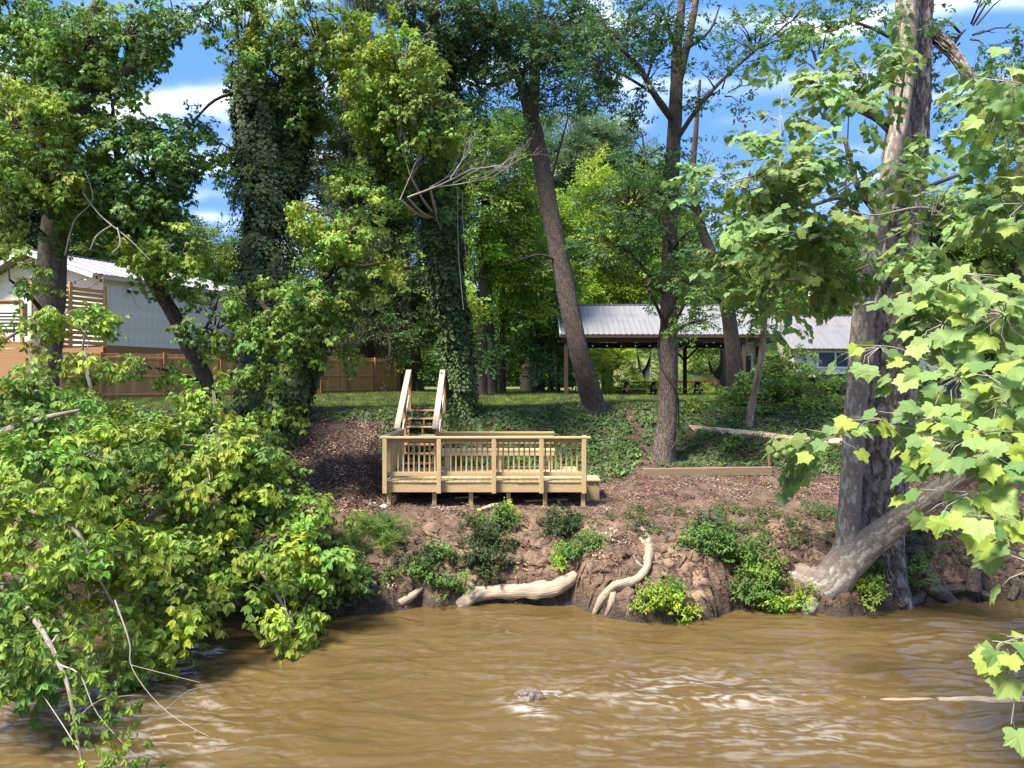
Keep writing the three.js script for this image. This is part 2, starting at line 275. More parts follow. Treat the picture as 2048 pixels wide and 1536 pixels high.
{
  const xs = [], ds = [];
  for (let x = -400; x < -40; x += 60) xs.push(x); for (let x = -40; x < -9; x += 0.5) xs.push(x); for (let x = -9; x < 10; x += 0.034) xs.push(x); for (let x = 10; x < 40; x += 0.5) xs.push(x); for (let x = 40; x <= 400; x += 60) xs.push(x);
  for (let d = -14; d < 5; d += 0.8) ds.push(d); for (let d = 5; d < 13.6; d += 0.028) ds.push(d); 
  const pos = [], uv = [], col = [], idx = [];
  for (const d of ds) for (const x of xs) {
    const y = d > 5 && Math.abs(x) < 10 ? wave(x, d) : 0; pos.push(x, y, -d); uv.push(x / 3, d / 3);
    const rx = x - ROCK[0], rd = d - ROCK[1], a = n2(x * 0.35, d * 0.8), wxx = x + 0.25 * n2(x * 1.5, d * 3), b = fbm2(wxx * 0.8 + d * 1.3, d * 7 + 0.9 * n2(x * 0.9, d), 4), bb = fbm2(wxx * 2.6 + d * 2, d * 21, 3);
    let q = mixc([0.088, 0.055, 0.018], [0.104, 0.068, 0.025], clamp(0.5 + 0.5 * a));
    // foam threads: where the current breaks on the rock, on the log and round the snag
    let f = Math.exp(-((rx - 0.22) ** 2 * 14 + (rd - 0.02) ** 2 * 60)) * 1.5 + Math.exp(-((rx + 0.06 - (rd + 0.35) * -0.55) ** 2 * 40 + (rd + 0.36) ** 2 * 16)) * 1.15;
    f += 0.75 * Math.exp(-((rx - 2.1) ** 2 * 0.9 + (rd + 0.08) ** 2 * 70)) + 0.5 * Math.exp(-((rx - 2.0) ** 2 * 1.6 + (rd - 0.35) ** 2 * 26)) + 0.25 * Math.exp(-((rx - 3.1) ** 2 * 2 + (rd + 1.0) ** 2 * 8));
    f += 0.5 * Math.exp(-((x + 4.9) ** 2 * 0.5 + (d - 8.6) ** 2 * 1.6)) + 0.5 * Math.exp(-((x + 3.8) ** 2 * 1.4 + (d - 7.6) ** 2 * 5)) + 0.5 * Math.exp(-((x + 6.2) ** 2 * 8 + (d - 9.0) ** 2 * 20));
    f += 0.2 * Math.exp(-((rx - 1.9) ** 2 * 0.22 + (rd - 0.5) ** 2 * 2.2)) + 0.2 * Math.exp(-((rx - 2.2) ** 2 * 0.25 + (rd + 0.9) ** 2 * 1.6)) + 0.08;
    q = mixc(q, [0.36, 0.33, 0.29], clamp(f * sstep(-0.15, 0.55, b + bb * 0.7) * 1.15 - 0.05));
    col.push(...q);
  }
  const w = xs.length;
  for (let j = 0; j < ds.length - 1; j++) for (let i = 0; i < w - 1; i++) { const a = j * w + i; idx.push(a, a + 1, a + w, a + 1, a + w + 1, a + w); }
  structure('river_water', geoFrom(pos, idx, uv, col), new THREE.MeshPhysicalMaterial({ color: 0xffffff, vertexColors: true, roughness: 0.1, ior: 1.33 }));
}
// ---------- leaves ----------
// every leaf is a small folded blade; a spray is a twig's worth of them along +x, +y up
function blade(out, o, dir, up, L, W, droop = 0.25, fold = 0.18, fine = false) {
  const d = dir.clone().normalize(), s = up.clone().cross(d).normalize(), u = d.clone().cross(s).normalize();
  const at = (a, b, c) => { const q = o.clone().addScaledVector(d, a * L).addScaledVector(s, b * W).addScaledVector(u, c * L - droop * L * a * a); return q; };
  const push = (...v) => { for (const p of v) out.push(p.x, p.y, p.z); };
  const b = at(0, 0, 0), t = at(1, 0, 0);
  if (fine) {
    const m = at(0.45, 0, -fold * 0.4), r1 = at(0.22, -0.4, fold * 0.3), r2 = at(0.6, -0.42, fold * 0.25), l1 = at(0.22, 0.4, fold * 0.3), l2 = at(0.6, 0.42, fold * 0.25);
    push(b, r1, m, r1, r2, m, r2, t, m, b, m, l1, l1, m, l2, l2, m, t);
  } else { const r = at(0.42, -0.5, fold * 0.5), l = at(0.42, 0.5, fold * 0.5); push(b, r, t, b, t, l); }
}
const MARGIN = [[0, 1], [0.2, 0.8], [0.27, 0.83], [0.5, 0.66], [0.72, 0.74], [0.8, 0.72], [1.0, 0.92], [1.2, 0.74], [1.32, 0.76], [1.55, 0.62], [1.85, 0.68], [2.05, 0.74], [2.35, 0.56], [2.75, 0.44], [3.14, 0.24]];
function lobed(out, o, dir, up, L, depth = 1, droop = 0.2, n = 26, wide = 1, r = () => 0.5) {
  const d = dir.clone().normalize(), s = up.clone().cross(d).normalize(), u = d.clone().cross(s).normalize(), k = n < 20 ? 2 : 1, tw = (r() - 0.5) * 0.5;
  const at = (a, b) => o.clone().addScaledVector(d, a * L).addScaledVector(s, b * L * wide).addScaledVector(u, L * (-droop * (a * a + b * b * 0.7) + 0.16 * Math.abs(b) + tw * a * b));
  const c = at(0.34, 0), ring = [];
  for (const side of [1, -1]) { const pts = []; for (let i = 0; i < MARGIN.length; i += k) { const [th, q] = MARGIN[i], rr = (0.5 + (q - 0.5) * depth) * (0.93 + 0.14 * r()) * 0.66; pts.push(at(0.34 + Math.cos(th) * rr, side * Math.sin(th) * rr)); } ring.push(pts); }
  for (const [side, pts] of ring.entries()) for (let i = 0; i < pts.length - 1; i++) for (const p of side ? [c, pts[i + 1], pts[i]] : [c, pts[i], pts[i + 1]]) out.push(p.x, p.y, p.z);
}
function rib(out, a, b, r) { const d = b.clone().sub(a).normalize(), s = d.clone().cross(Math.abs(d.y) > 0.9 ? V(1, 0, 0) : V(0, 1, 0)).normalize().multiplyScalar(r), u = d.clone().cross(s).normalize().multiplyScalar(r); for (const k of [s, u]) { const p = a.clone().add(k), q = a.clone().sub(k), e = b.clone().addScaledVector(k, 0.4), f = b.clone().addScaledVector(k, -0.4); for (const w of [p, q, f, p, f, e]) out.push(w.x, w.y, w.z); } }
function soup(out) { const g = new THREE.BufferGeometry(); g.setAttribute('position', new THREE.Float32BufferAttribute(out, 3)); g.computeVertexNormals(); return g; }
const UP = V(0, 1, 0);
function jit(r, v, k) { return V(v.x + (r() - 0.5) * k, v.y + (r() - 0.5) * k, v.z + (r() - 0.5) * k).normalize(); }
function spray(kind, seed) {
  const r = rng(seed), out = [];
  const twig = (L, sag) => (t) => V(L * t, -sag * t * t, 0);
  if (kind === 'ash' || kind === 'ashFine') {                 // drooping compound leaves, three to five leaflets
    const L = 0.3, c = twig(L, 0.06), fine = kind === 'ashFine'; rib(out, c(0), c(0.55), 0.005); rib(out, c(0.55), c(1), 0.003);
    for (let i = 0; i < 7; i++) {
      const o = c(0.1 + 0.15 * i), az = i * 2.4 + r(), dir = V(0.35 + 0.5 * r(), 0.15 + 0.45 * Math.cos(az), 0.9 * Math.sin(az)).normalize(), pet = o.clone().addScaledVector(dir, 0.07 + r() * 0.07);
      rib(out, o, pet, 0.002);
      const nl = r() > 0.6 ? 5 : 3, side2 = UP.clone().cross(dir).normalize();
      for (let k = 0; k < nl; k++) { const back = k >> 1, s2 = k === 0 ? 0 : (k % 2 ? 1 : -1); const dd = jit(r, dir.clone().multiplyScalar(k ? 0.45 : 0.9).addScaledVector(side2, s2 * 0.8).add(V(0, -0.75, 0)), 0.5); blade(out, pet.clone().addScaledVector(dir, k ? -0.04 * (back - 1) : 0), dd, jit(r, V(dir.x * 0.5, 1, dir.z * 0.5), 0.8), 0.085 + r() * 0.045, 0.06 + r() * 0.02, 0.25, 0.22, fine); }
    }
  } else if (kind === 'small') {                              // dense small simple leaves (oak, maple at a distance)
    const L = 0.5, c = twig(L, 0.06); rib(out, c(0), c(1), 0.004);
    for (let i = 0; i < 22; i++) { const o = c(r()), dir = jit(r, V(0.6, -0.25 + r() * 0.3, (r() - 0.5) * 2.2), 0.6), q = o.clone().addScaledVector(dir, r() * 0.12); blade(out, q, dir, jit(r, UP, 0.9), 0.075 + r() * 0.045, 0.045 + r() * 0.025, 0.2, 0.25); }
  } else if (kind === 'maple') {                              // star-shaped leaves
    const L = 0.5, c = twig(L, 0.06); rib(out, c(0), c(1), 0.004);
    for (let i = 0; i < 12; i++) { const o = c(0.1 + 0.9 * r()), dir = jit(r, V(0.6, -0.3, (r() - 0.5) * 2.4), 0.5), q = o.clone().addScaledVector(dir, 0.03 + r() * 0.09); for (const a of [-0.95, 0, 0.95]) blade(out, q, dir.clone().applyAxisAngle(UP, a), jit(r, UP, 0.5), (a ? 0.075 : 0.1) * (0.8 + r() * 0.4), 0.04, 0.25, 0.2); }
  } else if (kind === 'far') {                                // coarse twig for trees forty metres off
    const L = 0.9, c = twig(L, 0.15); rib(out, c(0), c(1), 0.008);
    for (let i = 0; i < 26; i++) { const o = c(r()), dir = jit(r, V(0.5, -0.2 + r() * 0.4, (r() - 0.5) * 2.4), 0.7), q = o.clone().addScaledVector(dir, r() * 0.3); blade(out, q, dir, jit(r, UP, 1), 0.13 + r() * 0.09, 0.085 + r() * 0.04, 0.2, 0.25); }
  } else if (kind === 'plane') {                              // broad lobed leaves on stalks
    const L = 0.5, c = twig(L, 0.08); rib(out, c(0), c(1), 0.005);
    for (let i = 0; i < 9; i++) { const o = c(0.06 + 0.115 * i), dir = jit(r, V(0.7, -0.35, i === 8 ? 0 : (i % 2 ? 1 : -1) * 0.9), 0.5), q = o.clone().addScaledVector(dir, 0.06 + r() * 0.04); rib(out, o, q, 0.002); lobed(out, q, jit(r, dir.clone().add(V(0, -0.25, 0)), 0.3), jit(r, UP, 0.5), 0.14 + r() * 0.07, 1, 0.25, 14, 1.05, r); }
  } else if (kind === 'ivy') {                                // a patch of ivy, leaves facing +y
    for (let i = 0; i < 20; i++) { const a = r() * 6.283, q = V(Math.cos(a) * r() * 0.17, 0.02 + r() * 0.07, Math.sin(a) * r() * 0.17), dir = V(Math.cos(a), -0.25 - r() * 0.5, Math.sin(a)); for (const b of [-0.8, 0, 0.8]) blade(out, q, dir.clone().applyAxisAngle(UP, b), jit(r, UP, 0.6), (b ? 0.045 : 0.06) * (0.8 + 0.5 * r()), 0.034, 0.2, 0.15); }
  } else if (kind === 'vine') {                               // ivy on a trunk: leaves face +x and hang
    for (let i = 0; i < 14; i++) { const q = V(0.02 + r() * 0.12, (r() - 0.5) * 0.34, (r() - 0.5) * 0.34), dir = jit(r, V(0.45, -0.9, (r() - 0.5) * 0.8), 0.3), face = V(1, 0.5, 0); for (const b of [-0.8, 0, 0.8]) blade(out, q, dir.clone().applyAxisAngle(face.clone().normalize(), b), face, (b ? 0.055 : 0.075) * (0.8 + 0.5 * r()), 0.045, 0.15, 0.12); }
  } else if (kind === 'grass') {
    for (let i = 0; i < 16; i++) { const a = r() * 6.283, q = V((r() - 0.5) * 0.16, 0, (r() - 0.5) * 0.16); blade(out, q, V(Math.cos(a) * 0.5, 1, Math.sin(a) * 0.5), V(Math.cos(a + 1), 0.2, Math.sin(a + 1)), 0.05 + r() * 0.06, 0.008, 0.25, 0); }
  } else if (kind === 'tuft') {                               // long arching grass
    for (let i = 0; i < 18; i++) { const a = r() * 6.283, q = V((r() - 0.5) * 0.12, 0, (r() - 0.5) * 0.12), L = 0.18 + r() * 0.25, d = V(Math.cos(a) * 0.7, 0.9, Math.sin(a) * 0.7); blade(out, q, d, V(-d.x, 0.8, -d.z), L, 0.014, 0.6, 0, true); }
  } else if (kind === 'litter') {                             // dead leaves and chips lying on the ground
    for (let i = 0; i < 12; i++) { const a = r() * 6.283, q = V((r() - 0.5) * 0.36, 0.006 + r() * 0.02, (r() - 0.5) * 0.36); blade(out, q, V(Math.cos(a), 0.25 * (r() - 0.4), Math.sin(a)), jit(r, UP, 0.9), 0.045 + r() * 0.05, 0.02 + r() * 0.025, 0.3 * (r() - 0.3), 0.3); }
  } else if (kind === 'needle') {                             // hanging conifer spray
    for (let k = 0; k < 5; k++) { const o = V(0.09 * k + 0.02, -0.03 * k, (r() - 0.5) * 0.12), len = 0.3 + r() * 0.35; for (let i = 0; i < 9; i++) { const q = V(o.x + (r() - 0.5) * 0.03, o.y - len * i / 9, o.z + (r() - 0.5) * 0.03), a = r() * 6.283; blade(out, q, V(Math.cos(a) * 0.7, -0.8, Math.sin(a) * 0.7), V(Math.cos(a), 0.6, Math.sin(a)), 0.09, 0.012, 0.2, 0); } rib(out, o, V(o.x, o.y - len, o.z), 0.003); }
  } else if (kind === 'sumac') {                              // long feather-shaped leaf
    const c = twig(0.55, 0.22); rib(out, c(0), c(1), 0.004);
    for (let i = 1; i < 12; i++) for (const s of [-1, 1]) blade(out, c(i / 12), jit(r, V(0.45, -0.35, s), 0.15), jit(r, UP, 0.3), 0.12 * (1.1 - 0.5 * i / 12), 0.035, 0.3, 0.2);
    blade(out, c(1), V(1, -0.6, 0), UP, 0.1, 0.03, 0.3, 0.2);
  } else if (kind === 'weed') {                               // leafy bank plant
    for (let k = 0; k < 4; k++) { const a = r() * 6.283, tip = V(Math.cos(a) * 0.2, 0.22 + r() * 0.16, Math.sin(a) * 0.2); rib(out, V(0, 0, 0), tip, 0.003); for (let i = 0; i < 8; i++) { const q = tip.clone().multiplyScalar(0.3 + 0.7 * r()), b = r() * 6.283; blade(out, q, V(Math.cos(b), -0.15, Math.sin(b)), jit(r, UP, 0.7), 0.07 + r() * 0.05, 0.045, 0.3, 0.2); } }
  }
  return soup(out);
}
const SPRAY = {};
function sprays(kind) { return SPRAY[kind] ??= [0, 1, 2].map((i) => spray(kind, 100 + i * 17 + kind.length * 5)); }
function leafMat(c, through = 0.5, rough = 0.72) { const k = new THREE.Color(); k.setRGB(...c); return new THREE.MeshPhysicalMaterial({ color: k, roughness: rough, transmission: through, thickness: 0, specularIntensity: 0.45, side: THREE.DoubleSide }); }
const LEAF = { white: leafMat([1, 1, 1]), ivy: leafMat([1, 1, 1], 0.15, 0.5), dry: std([1, 1, 1], 0.95, { side: THREE.DoubleSide }) };
const HUE = {                                                  // base colours of the foliage
  bright: [0.3, 0.4, 0.045], ash: [0.2, 0.31, 0.045], ashDark: [0.135, 0.235, 0.04], oak: [0.095, 0.19, 0.055], maple: [0.145, 0.26, 0.045], plane: [0.2, 0.3, 0.075], planeHi: [0.306, 0.399, 0.101], ivy: [0.072, 0.115, 0.028], ivyGrey: [0.115, 0.155, 0.055],
  lime: [0.34, 0.46, 0.045], grey: [0.2, 0.3, 0.13], dark: [0.075, 0.13, 0.035], spruce: [0.075, 0.09, 0.035], brown: [0.1, 0.056, 0.034], chip: [0.18, 0.105, 0.075], lawn: [0.26, 0.33, 0.055], weed: [0.14, 0.25, 0.045],
};
// list: [position, outward, scale, hue name or colour]; instances become up to three InstancedMeshes that are parts of parent
function foliage(parent, list, kind, { mat = LEAF.white, seed = 1, name = 'foliage', vary = 0.34, tilt = 0.95, upright = false } = {}) {
  const r = rng(seed), base = parent === scene ? V(0, 0, 0) : parent.position.clone(), forms = sprays(kind), sets = forms.map(() => []);
  for (const it of list) sets[Math.floor(r() * forms.length)].push(it);
  const m4 = new THREE.Matrix4(), col = new THREE.Color(), made = [];
  sets.forEach((set, k) => {
    if (!set.length) return;
    const im = new THREE.InstancedMesh(forms[k], mat, set.length); im.name = name; im.castShadow = im.receiveShadow = true; im.userData.kind = 'stuff';
    set.forEach(([p, o, sc, hue], i) => {
      let x, y, z;
      if (upright) { y = jit(r, o, tilt); const a = r() * 6.283; x = V(Math.cos(a), 0, Math.sin(a)); x.addScaledVector(y, -x.dot(y)).normalize(); }
      else { x = jit(r, o, tilt); y = jit(r, UP, tilt); y.addScaledVector(x, -x.dot(y)); if (y.lengthSq() < 1e-4) y = V(0.3, 0.1, 1); y.normalize(); }
      z = x.clone().cross(y); const s = sc * (0.8 + 0.4 * r());
      m4.makeBasis(x.multiplyScalar(s), y.multiplyScalar(s), z.multiplyScalar(s)).setPosition(p.x - base.x, p.y - base.y, p.z - base.z);
      im.setMatrixAt(i, m4);
      const c = typeof hue === 'string' ? HUE[hue] : hue, v = 1 + (r() - 0.5) * 2 * vary, w = (r() - 0.5) * vary;
      im.setColorAt(i, col.setRGB(c[0] * v * (1 + w), c[1] * v, c[2] * v * (1 - w)));
    });
    parent.add(im); made.push(im);
  });
  return made;
}
// a crown is made of lobes [px, py, d, half width px, half height px, half depth m, hue, density]; clumps of sprays sit through each lobe, each on its own twig
function crown(lobes, { seed, kind, clump = 0.5, per = 9, scale = 1, pts, twigs, twigR = 0.022, flat = 1.3, thick = 1 }) {
  const r = rng(seed), list = [];
  for (const [px, py, d, rx, ry, rz, hue, dens = 1] of lobes) {
    const c = P(px, py, d), ax = rx * d / F, ay = ry * d / F, n = Math.max(3, Math.round(dens * thick * 1.9 * Math.pow(ax * ay * Math.max(rz, 0.35), 0.72) / Math.pow(clump, 2.16) * 1.5));
    let join = null;
    if (pts) { let best = 1e9; for (const q of pts) { const e = V(q[0], q[1], q[2]).distanceTo(c) + Math.max(0, q[1] - c.y + 0.5) * 1.5; if (e < best) { best = e; join = q; } } if (twigs) { const mid = [lerp(join[0], c.x, 0.5), lerp(join[1], c.y, 0.5) + 0.15 * best * 0.3, lerp(join[2], c.z, 0.5)]; const r0 = Math.min(join[3] * 0.55, twigR * 1.5 + best * 0.014); twigs.push(tube([[join[0], join[1], join[2], r0], [...mid, r0 * 0.7], [c.x, c.y, c.z, r0 * 0.4]], { seg: 6, step: 0.4, tile: 0.5 })); } }
    for (let i = 0; i < n; i++) {
      let u; do { u = V(r() * 2 - 1, r() * 2 - 1, r() * 2 - 1); } while (u.lengthSq() > 1 || u.lengthSq() < 0.04);
      const wob = 1 + 0.25 * n3(u.x * 2 + seed, u.y * 2, u.z * 2 + px), q = V(c.x + u.x * ax * wob, c.y + u.y * ay * wob, c.z + u.z * rz * wob);
      const out = V(u.x * ax, u.y * ay * 0.5, u.z * rz + 0.001).normalize(), tone = 1 + 0.35 * (r() - 0.5), hc = typeof hue === 'string' ? HUE[hue] : hue, h = [hc[0] * tone * (1 + 0.3 * (r() - 0.5)), hc[1] * tone, hc[2] * tone];
      if (twigs) { const s = V(c.x, c.y - ay * 0.2, c.z).lerp(q, 0.25); twigs.push(tube([[s.x, s.y, s.z, twigR], [lerp(s.x, q.x, 0.5), lerp(s.y, q.y, 0.5) + 0.06, lerp(s.z, q.z, 0.5), twigR * 0.6], [q.x, q.y, q.z, twigR * 0.25]], { seg: 4, step: 0.7, cap: false })); }
      const m = Math.round(per * (0.6 + 0.8 * r()));
      for (let k = 0; k < m; k++) { const a = r() * 6.283, e = Math.sqrt(r()) * clump, o = V(Math.cos(a), 0, Math.sin(a)); list.push([V(q.x + o.x * e * 0.8, q.y + (r() - 0.5) * clump * flat - e * 0.15, q.z + o.z * e * 0.8), o.multiplyScalar(0.8).add(out).add(V(0, (r() - 0.6) * 0.9, 0)).normalize(), scale, h]); }
    }
  }
  return list;
}
let triangles = 0;
// a tree: stems are lists of [px, py, d, radius]; the first is the trunk
function tree(o) {
  const stems = o.stems.map((s) => s.map(([px, py, d, r]) => [X(px, d), Y(py, d), -d, r]));
  { const b = stems[0][0], gr = ground(b[0], -b[2]); if (b[1] > gr - 0.2) stems[0].unshift([b[0] + 0.02, gr - 0.35, b[2], b[3] * 1.12]); }
  for (const s of stems) { const e = s[s.length - 1], f = s[s.length - 2], py = 768 - (e[1] - EYE) * F / -e[2]; if (py < 95 && e[3] > 0.035) s.push([e[0] + (e[0] - f[0]) * 1.2, e[1] + 2.2, e[2] + (e[2] - f[2]), e[3] * 0.45]); }
  const foot = stems[0][0];
  const g = thing(o.name, o.label, 'tree', [foot[0], foot[1], foot[2]], 0, o.group), ox = [-foot[0], -foot[1], -foot[2]];
  const gn = stems.map((s, i) => {
    const flare = i === 0 && o.flare !== 0 ? (o.flare ?? 0.35) : 0, R = s[0][3], ph = o.seed * 1.7;
    const bend = (th, t, r, c) => r * (0.07 * n3(Math.cos(th) * 1.2 + ph, Math.sin(th) * 1.2, t * 0.8) + 0.05 * n3(Math.cos(th) * 3, Math.sin(th) * 3 + ph, t * 2.5)) + (flare ? R * flare * Math.exp(-t * 2.6) * (1 + 0.6 * Math.cos(th * 5 + ph)) : 0) + (o.groove ? o.groove(th, t, r) : 0);
    return tube(s, { seg: i ? (o.seg ? Math.round(o.seg * 0.6) : 10) : o.seg ?? 14, step: o.step ?? 0.22, tile: o.tile ?? 0.8, bend }).translate(...ox);
  });
  part('trunk', gn[0], o.bark ?? M.bark, g);
  for (let i = 1; i < gn.length; i++) part('limb', gn[i], o.stemBark?.[i] ?? o.bark ?? M.bark, g);
  const pts = stems.flatMap((s) => s.flatMap((p, i) => i ? [p, [0, 1, 2, 3].map((k) => lerp(s[i - 1][k], p[k], 0.5))] : []));
  const tw = [];
  if (o.lobes) {
    const list = crown(o.lobes, { seed: o.seed, kind: o.leaf, pts, twigs: tw, ...o.crown });
    foliage(g, list, o.leaf, { seed: o.seed, name: 'crown', mat: o.leafMat ?? LEAF.white });
  }
  if (tw.length) part('branches', merged(tw).translate(...ox), o.twigBark ?? M.twig, g).userData.kind = 'stuff';
  if (o.ivy) for (const [stem, a, b, extra, n, hue] of o.ivy) {
    const s = stems[stem], r = rng(o.seed + 5), list = [], cv = new THREE.CatmullRomCurve3(s.map((p) => V(p[0], p[1], p[2])), false, 'centripetal');
    for (let i = 0; i < n; i++) { const t = lerp(a, b, r()), f = t * (s.length - 1), k = Math.min(s.length - 2, Math.floor(f)), R = lerp(s[k][3], s[k + 1][3], f - k), q = cv.getPoint(t), th = r() * 6.283, dir = V(Math.cos(th), 0, Math.sin(th)), bulge = extra * (0.25 + 0.75 * r()) * (0.75 + 0.6 * fbm3(q.x + dir.x * 0.7, q.y * 0.8, dir.z * 0.7 + o.seed, 3) * 1.6); list.push([q.addScaledVector(dir, R + Math.max(0.01, bulge)), dir.add(V(0, 0.1, 0)), 1.05, hue ?? 'ivy']); }
    foliage(g, list, 'vine', { seed: o.seed + 9, name: 'ivy', mat: LEAF.ivy, tilt: 0.35, vary: 0.4 });
  }
  return g;
}
function bush(name, label, lobes, kind, { seed, clump = 0.28, per = 7, scale = 0.8, mat, category = 'shrub', group, foot, twigs = true, twigR = 0.008 }) {
  const [px, py, d] = lobes[0], x = X(px, d), f = foot ? P(...foot) : V(x, ground(x, d), -d), g = thing(name, label, category, [f.x, f.y, f.z], 0, group), tw = [];
  const list = crown(lobes, { seed, kind, clump, per, scale, pts: [[f.x, f.y - 0.05, f.z, 0.03]], twigs: twigs ? tw : null, twigR });
  foliage(g, list, kind, { seed, mat });
  if (tw.length) part('stems', merged(tw).translate(-f.x, -f.y, -f.z), M.twig, g).userData.kind = 'stuff';
  return g;
}
// ---------- river deck, bench, stairs ----------
{
  const x0 = -2.64, x1 = 1.536, df = 14.65, db = 17.25, yd = 1.9, cx = (x0 + x1) / 2, w = x1 - x0, dc = (df + db) / 2, yb = ground(cx, dc);
  const g = thing('river_deck', 'new pale wooden deck with baluster railing standing on the river bank', 'deck', [cx, yb, -dc]);
  const at = (x, y, d) => [x - cx, y - yb, -(d - dc)], pw = [M.pine, M.pine2, M.pine3], r = rng(5);
  for (let i = 0; i < 29; i++) part('deck_board', board(0.139, 0.034, db - df, 0.004, i % 5), pw[Math.floor(r() * 3)], g, at(x0 + 0.072 + i * (w - 0.144) / 28, yd - 0.017 - r() * 0.002, dc + (r() - 0.5) * 0.01));
  part('rim_board', board(w + 0.02, 0.2, 0.04, 0.004, 1), M.pine, g, at(cx, 1.764, df + 0.04));
  part('rim_board', board(w + 0.02, 0.2, 0.04, 0.004, 2), M.pine2, g, at(cx, 1.764, db - 0.03));
  for (const x of [x0 + 0.02, x1 - 0.02]) part('rim_board', board(0.04, 0.2, db - df - 0.15, 0.004, 3), M.pine2, g, at(x, 1.764, dc));
  for (let i = 1; i < 5; i++) part('joist', board(w - 0.1, 0.18, 0.04), M.pine2, g, at(cx, 1.77, df + 0.04 + i * 0.5));
  for (const px of [779, 869, 942, 1017, 1090, 1166]) { const x = X(px, 14.8), b = ground(x, 14.8) - 0.15; part('support_post', board(0.088, 1.664 - b, 0.088), M.pine2, g, at(x, (1.664 + b) / 2, 14.8)); }
  for (const x of [-2.5, -1.7, -0.6, 0.5, 1.4]) { const b = ground(x, 16.7) - 0.15; part('support_post', board(0.088, 1.66 - b, 0.088), M.pine2, g, at(x, (1.66 + b) / 2, 16.7)); }
  for (const px of [770, 878, 988, 1083, 1168]) part('rail_post', board(0.09, 1.125, 0.09, 0.005, px % 7), M.pine, g, at(X(px, 14.6), 2.218, 14.6));
  part('top_rail', board(w + 0.16, 0.038, 0.14, 0.006, 1), M.pine3, g, at(cx, 2.80, 14.62));
  part('upper_rail', board(w - 0.06, 0.085, 0.036), M.pine2, g, at(cx, 2.735, 14.7));
  part('lower_rail', board(w - 0.06, 0.085, 0.036), M.pine, g, at(cx, 2.04, 14.7));
  for (let i = 0; i < 36; i++) { const x = x0 + 0.17 + i * 0.109; if ([878, 988, 1083].some((px) => Math.abs(X(px, 14.6) - x) < 0.07) || x > x1 - 0.1) continue; part('baluster', board(0.033, 0.78, 0.033, 0.003, i % 4), pw[i % 3], g, at(x, 2.39, 14.737)); }
  // left side railing
  part('side_rail', board(0.14, 0.038, 2.4, 0.006), M.pine3, g, at(x0 - 0.02, 2.80, 15.9));
  for (const y of [2.735, 2.04]) part('side_rail', board(0.036, 0.085, 2.35), M.pine2, g, at(x0 + 0.0, y, 15.9));
  for (let i = 0; i < 20; i++) part('baluster', board(0.033, 0.78, 0.033, 0.003, i % 4), pw[i % 3], g, at(x0 + 0.036, 2.39, 14.85 + i * 0.109));
  for (const d of [15.9, 17.1]) part('rail_post', board(0.09, 1.0, 0.09), M.pine2, g, at(x0 - 0.01, 2.28, d));
  part('rail_post', board(0.09, 1.13, 0.09), M.pine, g, at(x1 - 0.03, 2.27, 14.75));

  const bx = -0.365, bd = 16.85, b = thing('built_in_bench', 'long pale wooden bench with a back along the rear of the deck', 'bench', [bx, yd, -bd]);
  const bat = (x, y, d) => [x - bx, y - yd, -(d - bd)];
  for (const d of [16.56, 16.705, 16.85]) part('seat_board', board(2.74, 0.038, 0.138, 0.004, d * 3), M.pine3, b, bat(bx, 2.355, d));
  part('seat_apron', board(2.7, 0.1, 0.038), M.pine3, b, bat(bx, 2.285, 16.52));
  part('back_board', board(2.72, 0.1, 0.038, 0.004, 2), M.pine3, b, bat(bx, 2.53, 16.98));
  part('back_board', board(2.72, 0.09, 0.038, 0.004, 4), M.pine, b, bat(bx, 2.67, 17.0));
  part('back_cap', board(2.76, 0.038, 0.2, 0.005, 4), M.pine2, b, bat(bx, 2.735, 17.06));
  for (const px of [895, 999, 1101]) { const x = X(px, 16.6); part('leg', board(0.09, 0.43, 0.09), M.pine3, b, bat(x, 2.118, 16.6)); part('back_post', board(0.09, 0.81, 0.09), M.pine2, b, bat(x, 2.306, 17.08)); }

  const sx = -2.285, s = thing('deck_stairs', 'open wooden stairs with sloping handrails from the deck up to the lawn', 'stairs', [sx, yd, -17.1]);
  const sat = (x, y, d) => [x - sx, y - yd, -(d - 17.1)], rise = 0.2015, run = 0.283;
  for (let i = 0; i < 7; i++) for (const k of [0, 1]) part('tread', board(0.8, 0.038, 0.13, 0.005, i + k), M.stairWood, s, sat(sx, 2.012 + i * rise - 0.019, 17.0 + i * run + k * 0.135));
  const shp = new THREE.Shape(); shp.moveTo(0, 0); for (let i = 0; i < 7; i++) { shp.lineTo(i * run, (i + 1) * rise - 0.13); shp.lineTo((i + 1) * run, (i + 1) * rise - 0.13); } shp.lineTo(7 * run, 6 * rise - 0.16); shp.lineTo(0.25, -0.02); shp.closePath();
  const sg = new THREE.ExtrudeGeometry(shp, { depth: 0.04, bevelEnabled: false }).rotateY(Math.PI / 2);
  for (const x of [-2.66, -2.3, -1.93]) part('stringer', sg, M.stairWood, s, sat(x, 1.902, 16.95));
  for (const [x, sd] of [[-2.745, -1], [-1.84, 1]]) {
    const a = [16.92, 2.83], c = [18.9, 4.27], len = Math.hypot(c[0] - a[0], c[1] - a[1]), ang = Math.atan2(c[1] - a[1], c[0] - a[0]), m = [(a[0] + c[0]) / 2, (a[1] + c[1]) / 2];
    part('handrail', board(0.14, 0.036, len, 0.006, 2), M.railWood, s, sat(x, m[1], m[0]), [ang, 0, 0]);
    part('rail_board', board(0.036, 0.135, len - 0.12, 0.004), M.stairWood, s, sat(x + 0.02, m[1] - 0.1, m[0]), [ang, 0, 0]);
    part('mid_rail', board(0.034, 0.09, len - 0.5, 0.004), M.railWood, s, sat(x + 0.05, m[1] - 0.55, m[0] - 0.05), [ang, 0, 0]);
